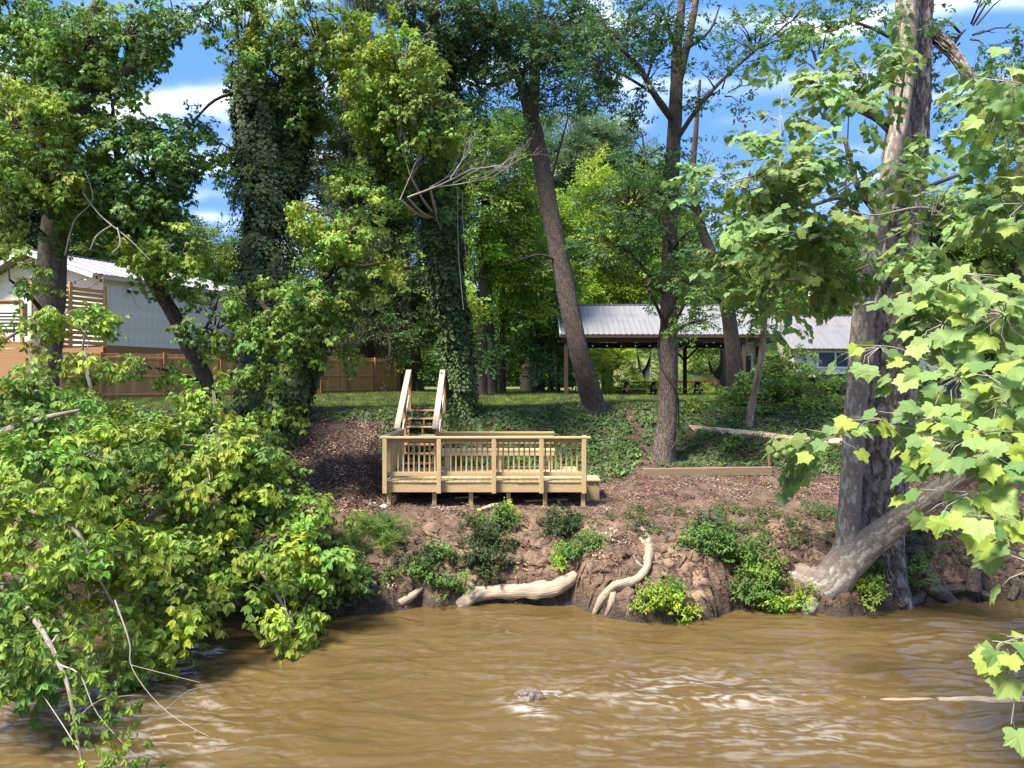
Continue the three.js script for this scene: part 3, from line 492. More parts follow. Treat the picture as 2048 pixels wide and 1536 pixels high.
    part('newel_post', board(0.088, 0.92, 0.088), M.stairWood, s, sat(x + 0.045, 2.365, 17.02));
    part('newel_post', board(0.088, 1.3, 0.088), M.stairWood, s, sat(x + 0.045, 3.5, 18.74));
    part('newel_post', board(0.088, 1.2, 0.088), M.stairWood, s, sat(x + 0.045, 2.82, 17.85));
  }
  // step beside the deck
  const st = thing('side_step', 'two short pale boards forming a step right of the deck', 'step', [1.74, ground(1.74, 15.6), -15.6]), sy = ground(1.74, 15.6);
  for (const k of [0, 1]) part('step_board', board(0.15, 0.036, 0.75, 0.004, k), M.pine3, st, [-0.08 + k * 0.165, 1.83 - sy, 0]);
  for (const k of [-0.3, 0.3]) part('step_block', board(0.28, 1.812 - sy + 0.1, 0.06), M.pine2, st, [0, (1.812 - sy - 0.1) / 2, k]);
  // offcuts under the deck
  const cut = (px, d, l, turn, tone, label) => { const x = X(px, d), m = top('offcut_board', board(0.14, 0.036, l, 0.004, px), tone, label, 'board', 'boards lying under the deck'); const e = 0.5 * l, y0 = ground(x - Math.sin(turn) * e, d + Math.cos(turn) * e), y1 = ground(x + Math.sin(turn) * e, d - Math.cos(turn) * e); m.position.set(x, (y0 + y1) / 2 + 0.045, -d); m.rotation.set(Math.atan2(y0 - y1, l), turn, 0, 'YXZ'); };
  cut(978, 14.62, 0.62, -0.75, M.pine3, 'cut board lying slanted in front of the deck posts');
  cut(933, 15.3, 0.5, 1.5, M.pine2, 'short board lying flat under the deck, left of the slanted one');
  cut(965, 15.8, 0.7, 1.1, M.greyWood, 'board lying deep in the shade under the middle of the deck');
  cut(1068, 15.1, 0.4, -1.2, M.pine2, 'short tilted board under the deck beside the fifth post');
  cut(1112, 15.2, 0.5, 1.75, M.pine2, 'flat board under the right part of the deck');
  cut(1150, 16.1, 0.4, 1.4, M.pine, 'board end in the shade under the right corner of the deck');
}
// ---------- timber edge, stakes ----------
{
  const t = top('landscape_timber', board(3.05, 0.2, 0.14, 0.012, 3), M.greyWood, 'long weathered timber holding the ivy slope above the bare dirt', 'timber'); t.position.set(X(1415, 16.75), 1.83, -16.75); t.rotation.set(0, 0.02, 0.012);
  const k = top('wooden_stake', board(0.05, 0.5, 0.05), M.greyWood, 'short grey stake behind the right end of the timber', 'stake'); k.position.set(X(1538, 16.9), 2.03, -16.9);
}
// ---------- fence ----------
function fenceRun(label, a, b, posts) {
  const dx = b[0] - a[0], dz = -(b[1] - a[1]), len = Math.hypot(dx, dz), turn = Math.atan2(-dz, dx), g = thing('privacy_fence', label, 'fence', [a[0], ground(a[0], a[1]), -a[1]], turn), y0 = g.position.y, r = rng(9 + posts);
  const n = Math.round(len / 0.142), woods = [M.cedar, M.cedar2, M.cedar3], H = (t) => ground(lerp(a[0], b[0], t), lerp(a[1], b[1], t)) - y0;
  for (let i = 0; i < n; i++) part('fence_board', board(0.138, 1.8, 0.018, 0.004, i % 6), woods[Math.floor(r() * 3)], g, [(i + 0.5) * len / n, H(i / n) + 0.93 + (r() - 0.5) * 0.012, 0]);
  for (let i = 0; i <= posts; i++) part('fence_post', board(0.1, 2.0, 0.1), M.cedarDark, g, [i * len / posts, H(i / posts) + 0.88, 0.075]);
  for (let i = 0; i < posts; i++) for (const h of [0.28, 0.98, 1.66]) part('fence_rail', board(len / posts - 0.11, 0.085, 0.04), M.cedar3, g, [(i + 0.5) * len / posts, H((i + 0.5) / posts) + h, 0.045]);
}
fenceRun('orange cedar board fence in front of the white house', [X(60, 24.8), 24.8], [X(636, 32.4), 32.4], 5);
fenceRun('end stretch of the cedar fence between ivy tree and spruce', [X(640, 32.6), 32.6], [X(796, 37), 37], 3);
// ---------- ribbed metal sheets ----------
const sheets = new Map();
function sheet(w, l, step = 0.225, h = 0.022) {                 // lies in xz, ribs along z
  const key = [w, l, step].join(); if (sheets.has(key)) return sheets.get(key);
  const prof = []; for (let x = 0; x < w - 1e-6; x += step) { prof.push([x, 0], [x + step * 0.62, 0], [x + step * 0.72, h], [x + step * 0.9, h]); } prof.push([w, 0]);
  const pos = [], uv = [], idx = [];
  for (const z of [0, 1]) for (const [x, y] of prof) { pos.push(x - w / 2, y, (z - 0.5) * l); uv.push(x / 3, z * l / 3); }
  for (let i = 0; i < prof.length - 1; i++) { const a = i, b = i + prof.length; idx.push(a, b, a + 1, a + 1, b, b + 1); }
  let g = geoFrom(pos, idx, uv).toNonIndexed(); g.computeVertexNormals(); sheets.set(key, g); return g;
}
function gableRoof(g, { x0, x1, df, db, eave, ridge, mat, step, over = 0, n, underside, dz = 0, y0 = 0, xo = 0 }) {
  const dm = (df + db) / 2, run = dm - df, rise = ridge - eave, len = Math.hypot(run, rise), ang = Math.atan2(rise, run), w = (x1 - x0) / n;
  for (const s of [1, -1]) for (let i = 0; i < n; i++) {
    const m = part('roof_panel', sheet(w, len, step), mat, g, [x0 + (i + 0.5) * w - xo, (eave + ridge) / 2 - y0 + (i % 2) * 0.004, -(s > 0 ? (df + dm) / 2 : (db + dm) / 2) + dz], [s > 0 ? ang : -ang, 0, 0]);
  }
  if (underside) for (const s of [1, -1]) part('roof_sheathing', board(x1 - x0 - 0.04, 0.025, len - 0.04), underside, g, [(x0 + x1) / 2 - xo, (eave + ridge) / 2 - y0 - 0.03, -(s > 0 ? (df + dm) / 2 : (db + dm) / 2) + dz], [s > 0 ? ang : -ang, 0, 0]);
  part('ridge_cap', board(x1 - x0, 0.03, 0.2), mat, g, [(x0 + x1) / 2 - xo, ridge - y0 + 0.02, -dm + dz]);
}
// ---------- pavilion ----------
{
  const x0 = 2.1, x1 = 11.65, df = 30.6, db = 36, ex = 6.9, ed = 33.3, y0 = ground(ex, ed);
  const g = thing('open_pavilion', 'open timber pavilion with a ribbed grey metal roof', 'pavilion', [ex, y0, -ed]);
  const at = (x, y, d) => [x - ex, y - y0, -(d - ed)];
  gableRoof(g, { x0, x1, df, db, eave: 6.04, ridge: 7.6, mat: M.roof, step: 0.24, n: 10, underside: M.screenWood, dz: ed, y0, xo: ex });
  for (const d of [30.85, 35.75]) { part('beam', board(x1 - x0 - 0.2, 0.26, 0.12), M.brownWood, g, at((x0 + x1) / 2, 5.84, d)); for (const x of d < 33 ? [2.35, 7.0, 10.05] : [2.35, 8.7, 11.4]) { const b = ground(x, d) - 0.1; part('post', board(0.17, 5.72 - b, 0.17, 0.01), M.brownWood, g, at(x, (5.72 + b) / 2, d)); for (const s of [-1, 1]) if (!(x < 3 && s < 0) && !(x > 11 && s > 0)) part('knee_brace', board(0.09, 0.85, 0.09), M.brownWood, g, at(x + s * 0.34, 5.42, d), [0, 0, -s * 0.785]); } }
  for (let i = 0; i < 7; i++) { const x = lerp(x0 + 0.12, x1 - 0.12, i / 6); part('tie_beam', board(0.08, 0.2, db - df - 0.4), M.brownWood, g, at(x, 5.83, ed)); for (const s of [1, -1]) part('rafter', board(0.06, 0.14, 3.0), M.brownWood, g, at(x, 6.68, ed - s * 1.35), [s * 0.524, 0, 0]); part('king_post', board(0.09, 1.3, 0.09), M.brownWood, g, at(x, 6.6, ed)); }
  part('fascia', board(x1 - x0, 0.12, 0.03), M.brownWood, g, at((x0 + x1) / 2, 5.96, 30.63));
  for (const s of [1, -1]) part('rake_trim', board(0.04, 0.16, 3.1), M.trim, g, at(x0 - 0.02, 6.78, ed - s * 1.35), [s * 0.524, 0, 0]);
  const sl = thing('string_lights', 'row of small pale bulbs strung under the pavilion eave', 'string lights', at(0, 0, 0).map((v, i) => [0, 5.66, -30.95][i]));
  const wire = []; for (let i = 0; i <= 24; i++) wire.push([2.5 + i * 0.36, -0.05 * Math.abs(Math.sin(i * Math.PI / 6)), 0, 0.006]);
  part('wire', tube(wire, { seg: 4, step: 0.3 }), M.black, sl);
  const bg = new THREE.SphereGeometry(0.035, 8, 6); for (let i = 0; i < 12; i++) { const b = part('bulb', bg, M.trim, sl, [2.9 + i * 0.62, -0.1, 0]); part('socket', new THREE.CylinderGeometry(0.016, 0.018, 0.06, 6), M.black, b, [0, 0.05, 0]); }
}
// ---------- shed house on the right ----------
{
  const x0 = 12.35, x1 = 21, df = 31.4, db = 37.4, ex = 16.5, ed = 34.4, y0 = ground(ex, 32);
  const g = thing('shed_house', 'cream sided outbuilding with a stained grey metal roof right of the pavilion', 'building', [ex, y0, -ed]);
  const at = (x, y, d) => [x - ex, y - y0, -(d - ed)];
  gableRoof(g, { x0, x1, df, db, eave: 5.46, ridge: 7.2, mat: M.roof2, step: 0.2, n: 10, underside: M.greyWood, dz: ed, y0, xo: ex });
  for (let i = 0; i < 27; i++) { const x = 12.75 + i * 0.3, win = x > 13.65 && x < 15.9; if (win) { part('siding_board', board(0.294, 0.2, 0.03), M.white, g, at(x, 5.42, 31.95)); part('siding_board', board(0.294, 0.36, 0.03), M.white, g, at(x, 4.5, 31.95)); } else part('siding_board', board(0.294, 1.22, 0.03), M.white, g, at(x, 4.92, 31.95)); }
  part('sill_board', board(8.2, 0.14, 0.06), M.trim, g, at(16.7, 4.28, 31.93));
  const w = part('window_frame', board(0.07, 0.72, 0.08), M.trim, g, at(13.68, 5.0, 31.92)); for (const [x, y, ww, h] of [[2.24, 0, 0.07, 0.72], [0.84, 0, 0.06, 0.72], [1.12, 0.36, 2.3, 0.06], [1.12, -0.36, 2.3, 0.06]]) part('frame_bar', board(ww, h, 0.08), M.trim, w, [x, y, 0.002]);
  part('window_pane', new THREE.PlaneGeometry(0.78, 0.66), M.glass, w, [0.43, 0, -0.02]); part('window_pane', new THREE.PlaneGeometry(1.34, 0.66), M.glass, w, [1.53, 0, -0.02]);
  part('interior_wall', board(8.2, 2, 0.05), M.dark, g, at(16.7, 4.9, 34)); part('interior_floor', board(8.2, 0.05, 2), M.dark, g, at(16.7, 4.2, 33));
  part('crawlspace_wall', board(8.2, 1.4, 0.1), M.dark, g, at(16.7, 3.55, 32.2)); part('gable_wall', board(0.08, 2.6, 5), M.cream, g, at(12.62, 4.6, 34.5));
  part('corner_board', board(0.16, 2.0, 0.06), M.trim, g, at(15.95, 3.9, 31.9));
  // entrance wing under the pavilion roof
  for (let i = 0; i < 9; i++) { const x = 10.55 + i * 0.24; if (i === 1 || i === 2) part('siding_board', board(0.236, 0.65, 0.03), M.cream, g, at(x, 5.55, 33.2)); else part('siding_board', board(0.236, 2.7, 0.03), M.cream, g, at(x, 4.52, 33.2)); }
  const dr = part('door', board(0.5, 2.0, 0.04), M.dark, g, at(10.92, 4.2, 33.24)); part('door_frame', board(0.06, 2.1, 0.06), M.trim, dr, [-0.28, 0.02, 0.05]); part('door_frame', board(0.06, 2.1, 0.06), M.trim, dr, [0.28, 0.02, 0.05]); part('door_frame', board(0.62, 0.06, 0.06), M.trim, dr, [0, 1.1, 0.051]); part('handle', new THREE.SphereGeometry(0.03, 8, 6), M.trim, dr, [0.18, -0.1, 0.05]);
  part('dark_post', board(0.22, 2.7, 0.08), M.brownWood, g, at(11.5, 4.55, 33.12)); part('small_window', board(0.36, 0.5, 0.04), M.dark, g, at(12.05, 4.9, 33.17));
  const ch = part('chimney', board(0.2, 1.5, 0.2, 0.01), M.brownWood, g, at(14.75, 7.7, 35)); part('flashing', board(0.05, 1.48, 0.21), M.trim, ch, [-0.126, 0, 0]);
  const bin = (px, d, label, mark) => { const x = X(px, d), y = ground(x, d), b = thing('trash_bin', label, 'bin', [x, y, -d], 0.1, 'black bins below the window'); const s = new THREE.CylinderGeometry(0.42, 0.34, 0.95, 4, 1).rotateY(Math.PI / 4).scale(1, 1, 1.1).toNonIndexed(); s.computeVertexNormals(); part('body', s, M.black, b, [0, 0.52, 0]); part('lid', board(0.66, 0.06, 0.74, 0.02), M.black, b, [0, 1.03, 0]); part('handle_bar', board(0.5, 0.03, 0.03), M.black, b, [0, 0.95, -0.4]); for (const q of [-0.24, 0.24]) part('wheel', new THREE.CylinderGeometry(0.1, 0.1, 0.05, 14).rotateZ(Math.PI / 2), M.dark, b, [q, 0.1, -0.3]); if (mark) part('paper_label', board(0.16, 0.24, 0.006), M.trim, b, [0.06, 0.6, 0.325], [-0.08, 0, 0]); };
  bin(1652, 30.6, 'black wheeled bin under the shed window, nearer the shrub', false); bin(1689, 30.6, 'black wheeled bin with a white paper label', true);
}
// ---------- white house on the left ----------
{
  const g = thing('white_house', 'white sided house with a pale metal roof behind the cedar fence', 'house', [-17.5, ground(-17.5, 30.4), -30.4], -0.458), y0 = g.position.y, fl = 5.57 - y0, ev = 8.6 - y0, rd = 9.95 - y0, hw = 4.75, len = 8.5;
  for (let i = 0; i < 29; i++) part('siding_board', board(0.03, ev - fl, 0.288), M.white, g, [0, (fl + ev) / 2, -0.15 - i * 0.2925]);
  for (let i = 0; i < 32; i++) { const x = -0.15 - i * 0.2965, h = ev - fl + (rd - ev) * (1 - Math.abs(x + hw) / hw) - 0.06; part('siding_board', board(0.29, h, 0.03), M.white, g, [x, fl + h / 2, -0.02]); }
  part('skirting', board(0.06, fl + 0.3, len), M.cedarDark, g, [-0.03, fl / 2 - 0.15, -len / 2]); part('skirting', board(2 * hw, fl + 0.3, 0.06), M.cedarDark, g, [-hw, fl / 2 - 0.15, -0.08]);
  part('back_wall', board(2 * hw, ev - fl, 0.06), M.white, g, [-hw, (fl + ev) / 2, -len]); part('far_wall', board(0.06, ev - fl, len), M.white, g, [-2 * hw, (fl + ev) / 2, -len / 2]);
  const sl = Math.hypot(hw + 0.35, rd - ev + 0.1), an = Math.atan2(rd - ev, hw);
  for (const s of [1, -1]) for (let i = 0; i < 10; i++) part('roof_panel', sheet(0.93, sl, 0.23).clone().rotateY(Math.PI / 2), M.roof, g, [-hw + s * sl / 2 * Math.cos(an), rd - sl / 2 * Math.sin(an) + 0.04 + (i % 2) * 0.004, 0.25 - i * 0.93], [0, 0, -s * an]);
  part('ridge_cap', board(0.3, 0.03, 9.3), M.roof, g, [-hw, rd + 0.07, -4.4]);
  for (const s of [1, -1]) part('rake_trim', board(sl, 0.2, 0.04), M.trim, g, [-hw + s * sl / 2 * Math.cos(an), rd - sl / 2 * Math.sin(an) - 0.07, 0.68], [0, 0, -s * an]);
  part('eave_fascia', board(0.04, 0.17, 9.2), M.cream, g, [0.33, ev - 0.16, -4.35]); part('soffit', board(0.36, 0.03, 9.2), M.cream, g, [0.15, ev - 0.24, -4.35]);
  const w = part('window_frame', board(0.06, 0.95, 0.9), M.trim, g, [0.03, fl + 1.95, -7.3]); part('window_pane', board(0.02, 0.8, 0.75), M.dark, w, [0.035, 0, 0]); part('sash_bar', board(0.03, 0.05, 0.76), M.trim, w, [0.04, 0, 0]);
  const dr = part('door_frame', board(1.1, 2.2, 0.08), M.trim, g, [-5.6, fl + 1.1, 0.03]); part('door_glass', board(0.62, 1.5, 0.02), M.dark, dr, [0, 0.2, 0.05]); part('handle', board(0.03, 0.16, 0.05), M.dark, dr, [0.42, -0.1, 0.06]);
  const l = part('security_light', new THREE.SphereGeometry(0.1, 10, 8), M.trim, g, [0.14, ev - 0.55, -1.15]); part('lamp_head', new THREE.CylinderGeometry(0.05, 0.08, 0.16, 10).rotateZ(1.2), M.dark, l, [0.08, -0.08, 0.12]); part('cable', tube([[0, -0.1, 0, 0.008], [0.0, -0.5, -0.25, 0.008], [-0.05, -0.75, -0.5, 0.008]], { seg: 5 }), M.dark, l);

  const pt = (px, py, d) => P(px, py, d), a = pt(63, 620, 27.5), b = pt(208, 630, 30.1), L = Math.hypot(b.x - a.x, b.z - a.z), tr = Math.atan2(-(b.z - a.z), b.x - a.x);
  const s = thing('slat_screen', 'orange horizontal slat screen beside the white house porch', 'screen', [a.x, 5.5, a.z], tr);
  for (const t of [0, 0.5, 1]) part('post', board(0.12, 2.6, 0.1), M.screenWood, s, [t * L, 1.25, 0.07]);
  for (let i = 0; i < 12; i++) part('slat', board(L, 0.145, 0.025, 0.004, i % 4), i % 3 ? M.screenWood : M.cedar3, s, [L / 2, 0.1 + i * 0.2, 0]);
  const p = thing('house_porch', 'orange wooden porch with railing at the far left', 'porch', [a.x - 2.2, ground(a.x - 2.2, 27.5), a.z]), py = p.position.y;
  part('floor_deck', board(4.4, 0.06, 2.6), M.cedar, p, [0, 5.52 - py, -1.3]); for (const y of [5.38, 5.18, 4.98]) part('fascia_board', board(4.4, 0.18, 0.04), M.cedar2, p, [0, y - py, 0.04]);
  part('top_rail', board(3.9, 0.06, 0.14), M.cedar3, p, [-0.1, 7.12 - py, 0.02]); part('side_rail', board(3.9, 0.1, 0.04), M.cedar, p, [-0.1, 7.03 - py, 0.02]);
  for (const x of [1.85, -0.3]) part('rail_post', board(0.11, 1.6, 0.11), M.cedar3, p, [x, 6.3 - py, 0.02]); for (const x of [2.0, 0, -2]) part('support_post', board(0.12, 5.0 - py, 0.12), M.cedarDark, p, [x, (4.9 - py) / 2, -0.1]);
  const c = thing('patio_chair', 'black slatted patio chair behind the porch railing', 'chair', [a.x - 1.4, 5.55, a.z - 0.6]); for (let i = 0; i < 6; i++) part('back_slat', board(1.3, 0.07, 0.03), M.black, c, [0, 0.5 + i * 0.13, -0.05]); part('seat', board(1.35, 0.08, 0.6), M.black, c, [0, 0.42, 0.25]); for (const x of [-0.65, 0.65]) { part('arm', board(0.06, 0.05, 0.65), M.black, c, [x, 0.68, 0.22]); for (const z of [-0.05, 0.5]) part('leg', board(0.05, 0.66, 0.05), M.black, c, [x, 0.33, z]); }
  const sl2 = thing('string_lights', 'black string lights sagging from the white house gable', 'string lights', [a.x, 8, a.z - 1]), q = [pt(60, 512, 31), pt(80, 555, 29.5), pt(110, 580, 29), pt(150, 562, 29.4), pt(205, 553, 30), pt(180, 575, 29.9), pt(120, 568, 29)].map((v) => v.sub(sl2.position));
  const cv = new THREE.CatmullRomCurve3(q); part('wire', tube(q.map((v) => [v.x, v.y, v.z, 0.01]), { seg: 4, step: 0.15 }), M.black, sl2); for (let i = 1; i < 18; i++) { const v = cv.getPoint(i / 18); const bb = part('bulb', new THREE.SphereGeometry(0.045, 7, 6), i % 2 ? M.black : M.trim, sl2, [v.x, v.y - 0.07, v.z]); part('socket', new THREE.CylinderGeometry(0.02, 0.02, 0.07, 6), M.black, bb, [0, 0.05, 0]); }
}
// ---------- picnic tables and hammock chairs ----------
function picnic(px, label) {
  const d = 32, x = X(px, d), g = thing('picnic_table', label, 'table', [x, ground(x, d), -d], 0, 'picnic tables under the pavilion');
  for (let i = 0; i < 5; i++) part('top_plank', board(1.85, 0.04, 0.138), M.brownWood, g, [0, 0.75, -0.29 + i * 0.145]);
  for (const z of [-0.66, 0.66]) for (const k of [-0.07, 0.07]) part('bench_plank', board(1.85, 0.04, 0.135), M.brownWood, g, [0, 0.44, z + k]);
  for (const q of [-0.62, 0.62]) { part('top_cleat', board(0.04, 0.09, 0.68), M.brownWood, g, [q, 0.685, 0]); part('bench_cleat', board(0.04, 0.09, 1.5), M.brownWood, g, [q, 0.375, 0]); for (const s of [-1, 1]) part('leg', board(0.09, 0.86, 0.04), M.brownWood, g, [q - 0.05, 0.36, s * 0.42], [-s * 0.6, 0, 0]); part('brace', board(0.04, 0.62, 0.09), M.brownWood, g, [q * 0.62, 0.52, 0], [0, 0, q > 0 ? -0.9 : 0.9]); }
}
picnic(1281, 'dark wooden picnic table under the black hammock chair'); picnic(1369, 'dark wooden picnic table right of the vine-wrapped trunk');
function hammock(px, d, yTop, yBot, half, label, mats) {
  const x = X(px, d), t = Y(yTop, d), b = Y(yBot, d), g = thing('hammock_chair', label, 'hammock', [x, 5.75, -d], 0.15), ys = t - 5.75, yb = b - 5.75;
  const stripes = 9;
  for (let k = 0; k < stripes; k++) {
    const pos = [], idx = [], uv = [];
    for (let j = 0; j <= 2; j++) { const w = (k + j / 2) / stripes; for (let i = 0; i <= 20; i++) { const u = i / 10 - 1, dip = 1 - Math.pow(Math.abs(u), 1.7), pinch = 0.25 + 0.75 * dip; pos.push(half * u * (0.95 + 0.05 * dip), ys + (yb - ys) * dip * (0.62 + 0.38 * w) + 0.16 * (1 - w) * dip * 0.2, (w - 0.5) * 0.75 * pinch + 0.1 * Math.sin(u * 5) * 0.1); uv.push(u, w); } }
    for (let j = 0; j < 2; j++) for (let i = 0; i < 20; i++) { const a = j * 21 + i; idx.push(a, a + 21, a + 1, a + 1, a + 21, a + 22); }
    part('cloth_stripe', geoFrom(pos, idx, uv), mats[k % mats.length], g);
  }
  for (const s of [-1, 1]) part('rope', tube([[s * half, ys, 0, 0.02], [s * half * 0.95, ys * 0.5, 0, 0.014], [s * half * 0.6, -0.02, 0, 0.012]], { seg: 5 }), M.cloth, g);
  part('spreader_bar', new THREE.CylinderGeometry(0.018, 0.018, half * 1.6, 8).rotateZ(Math.PI / 2), M.brownWood, g, [0, -0.03, 0]);
}
hammock(1288, 31.2, 712, 764, 0.3, 'black hammock chair hanging over the left picnic table', [M.cloth, M.black]);
hammock(1431, 34.5, 722, 762, 0.36, 'grey striped hammock chair hanging at the right of the pavilion', [M.clothPale, M.cloth]);
// ---------- small yard ornament ----------
{
  const x = X(1068, 33), y = ground(x, 33), g = thing('yard_ornament', 'small tan carved ornament on a dark stump in the lawn', 'ornament', [x, y, -33]);
  part('stump', tube([[0, -0.05, 0, 0.15], [0, 0.2, 0, 0.11], [0.01, 0.42, 0, 0.1]], { seg: 9, step: 0.1 }), M.barkDark, g);
  const b = (s, p, m) => { const q = new THREE.IcosahedronGeometry(s, 2), a = q.attributes.position; for (let i = 0; i < a.count; i++) { const k = 1 + 0.25 * n3(a.getX(i) * 14 + p[1] * 9, a.getY(i) * 14, a.getZ(i) * 14); a.setXYZ(i, a.getX(i) * k, a.getY(i) * k * 0.8, a.getZ(i) * k); } q.computeVertexNormals(); part('carving', q, m, g, p); };
  b(0.13, [0, 0.5, 0], M.greyWood); b(0.1, [0.08, 0.58, 0.05], M.pathDirt); b(0.08, [-0.06, 0.66, 0.02], M.greyWood);
}
// ---------- driftwood, roots, river debris ----------
const bent = (s, amp = 0.3) => (th, t, r) => r * amp * (n3(Math.cos(th) * 1.5 + s, Math.sin(th) * 1.5, t * 2.2) + 0.6 * n3(Math.cos(th) * 4, Math.sin(th) * 4 + s, t * 5));
function wood(name, label, category, stems, mat, seed, group, seg = 10, lift = 0.35) {
  if (lift !== null) stems = stems.map((s) => s.map(([px, py, d, r]) => { const h = py < 1236 ? hit(px, py) : 99; return [px, py, h < 40 ? h - r * lift : d, r]; }));
  const s0 = stems[0].map(([px, py, d, r]) => [X(px, d), Y(py, d), -d, r]), o = s0[0], g = thing(name, label, category, [o[0], o[1], o[2]], 0, group);
  stems.forEach((s, i) => part(i ? 'limb' : 'stem', tube(s.map(([px, py, d, r]) => [X(px, d) - o[0], Y(py, d) - o[1], -d - o[2], r]), { seg, step: 0.07, tile: 0.6, bend: bent(seed + i) }), mat, g));
  return g;
}
wood('driftwood_log', 'thick bleached driftwood log lying along the waterline', 'log', [[[915, 1212, 12.3, 0.1], [945, 1196, 12.2, 0.13], [990, 1185, 12.1, 0.12], [1045, 1183, 12.1, 0.13], [1100, 1178, 12.15, 0.15], [1135, 1163, 12.25, 0.13], [1152, 1146, 12.4, 0.06]], [[930, 1205, 12.2, 0.06], [945, 1175, 12.2, 0.045], [925, 1158, 12.3, 0.02]]], M.drift, 3);
wood('dead_root_snag', 'forked bleached root leaning on the bare bank below the deck', 'root', [[[1188, 1228, 11.75, 0.05], [1205, 1200, 11.8, 0.08], [1232, 1172, 11.95, 0.085], [1268, 1160, 12.1, 0.08], [1290, 1140, 12.25, 0.085], [1298, 1105, 12.4, 0.075], [1293, 1075, 12.55, 0.06], [1282, 1055, 12.8, 0.035]], [[1294, 1095, 12.4, 0.045], [1278, 1075, 12.5, 0.03], [1258, 1064, 12.6, 0.012]], [[1228, 1176, 11.95, 0.05], [1222, 1210, 11.8, 0.05], [1212, 1232, 11.7, 0.03]], [[1290, 1140, 12.25, 0.04], [1275, 1125, 12.3, 0.025], [1266, 1108, 12.4, 0.01]]], M.drift, 7);
wood('broken_branch', 'short broken grey branch at the waterline left of the driftwood', 'branch', [[[800, 1208, 12.2, 0.06], [825, 1190, 12.25, 0.07], [845, 1178, 12.3, 0.04]]], M.drift, 9);
wood('exposed_root', 'brown root curving out of the bank left of the big trunk', 'root', [[[1520, 1100, 12.8, 0.03], [1545, 1096, 12.7, 0.045], [1580, 1088, 12.8, 0.02]]], M.bark, 15, 'roots on the right bank');
wood('exposed_root', 'long thin root on the bank above the mound of the pale tree', 'root', [[[1540, 1128, 12.5, 0.02], [1570, 1124, 12.5, 0.03], [1600, 1121, 12.6, 0.02]]], M.bark, 16, 'roots on the right bank');
wood('exposed_root', 'thick ribbed root running down to the water right of the big trunk', 'root', [[[1845, 1160, 12.6, 0.12], [1870, 1180, 12.5, 0.14], [1905, 1203, 12.4, 0.1], [1930, 1216, 12.3, 0.05]]], M.bark, 17, 'roots on the right bank', 12);
wood('exposed_root', 'low root spreading along the waterline right of the big trunk', 'root', [[[1790, 1205, 12.55, 0.12], [1830, 1200, 12.5, 0.1], [1850, 1180, 12.5, 0.05]]], M.bark, 18, 'roots on the right bank', 12);
wood('exposed_root', 'level root at the water beneath the small leaning stump', 'root', [[[1880, 1180, 12.7, 0.06], [1930, 1178, 12.6, 0.08], [1975, 1195, 12.5, 0.1], [1990, 1208, 12.4, 0.05]]], M.bark, 19, 'roots on the right bank');
wood('exposed_root', 'root arching out of the bank at the right edge of the picture', 'root', [[[1960, 1140, 12.9, 0.03], [2000, 1145, 12.8, 0.06], [2030, 1170, 12.7, 0.06], [2020, 1200, 12.6, 0.08]]], M.bark, 20, 'roots on the right bank');
wood('sapling_stump', 'short crooked trunk on the bank under the broad leaves', 'trunk', [[[1945, 1185, 12.7, 0.13], [1950, 1140, 12.75, 0.1], [1962, 1090, 12.8, 0.08], [1975, 1000, 12.9, 0.07], [1990, 900, 12.9, 0.06]]], M.bark, 21, undefined, 10, null);
wood('floating_log', 'pale log half sunk in the river at the right edge', 'log', [[[1875, 1402, 8.75, 0.045], [1930, 1403, 8.74, 0.07], [2000, 1405, 8.72, 0.075], [2120, 1408, 8.7, 0.08], [2300, 1412, 8.68, 0.08]]], M.drift, 25, undefined, 10, null);
wood('floating_branch', 'thin pale branch breaking the surface in midstream', 'branch', [[[1600, 1397, 8.86, 0.012], [1690, 1396, 8.86, 0.02], [1732, 1397, 8.85, 0.022]], [[1752, 1402, 8.8, 0.02], [1800, 1401, 8.8, 0.034], [1868, 1403, 8.77, 0.038]]], M.drift, 26, undefined, 10, null);
wood('river_snag', 'brown branches caught in the river at the far left', 'branch', [[[-30, 1390, 8.9, 0.05], [30, 1402, 8.8, 0.06], [60, 1398, 8.8, 0.05], [100, 1388, 8.85, 0.035], [190, 1365, 9.0, 0.02]], [[40, 1402, 8.8, 0.04], [42, 1385, 8.8, 0.02], [38, 1370, 8.8, 0.012]], [[70, 1350, 8.9, 0.012], [90, 1330, 8.9, 0.018], [105, 1345, 8.9, 0.008]]], M.bark, 27, undefined, 10, null);
{
  const q = new THREE.IcosahedronGeometry(0.16, 5), a = q.attributes.position; for (let i = 0; i < a.count; i++) { const v = V(a.getX(i), a.getY(i), a.getZ(i)), k = 1 + 0.35 * fbm3(v.x * 7, v.y * 7, v.z * 7 + 4, 4); a.setXYZ(i, v.x * k * 1.15, v.y * k * 0.75, v.z * k * 0.8); } q.computeVertexNormals();
  const m = top('river_rock', q, M.rock, 'dark wet rock breaking the current in midstream', 'rock'); m.position.set(ROCK[0], -0.01, -ROCK[1]);
  const rag = (px, d, s, label) => { const g = new THREE.IcosahedronGeometry(s, 4), b = g.attributes.position; for (let i = 0; i < b.count; i++) { const v = V(b.getX(i), b.getY(i), b.getZ(i)), k = 1 + 0.5 * fbm3(v.x * 11 + px, v.y * 11, v.z * 11, 3); b.setXYZ(i, v.x * k, v.y * k * 0.6, v.z * k); } g.computeVertexNormals(); const x = X(px, d), o = top('plastic_scrap', g, M.trim, label, 'litter'); o.position.set(x, ground(x, d) + s * 0.4, -d); };
  rag(767, 14.6, 0.07, 'crumpled white scrap beside the left deck post'); rag(1155, 14.2, 0.03, 'tiny white scrap on the dirt below the right of the deck');
}
// ---------- trees ----------
const px2m = (px, d) => px * d / F;
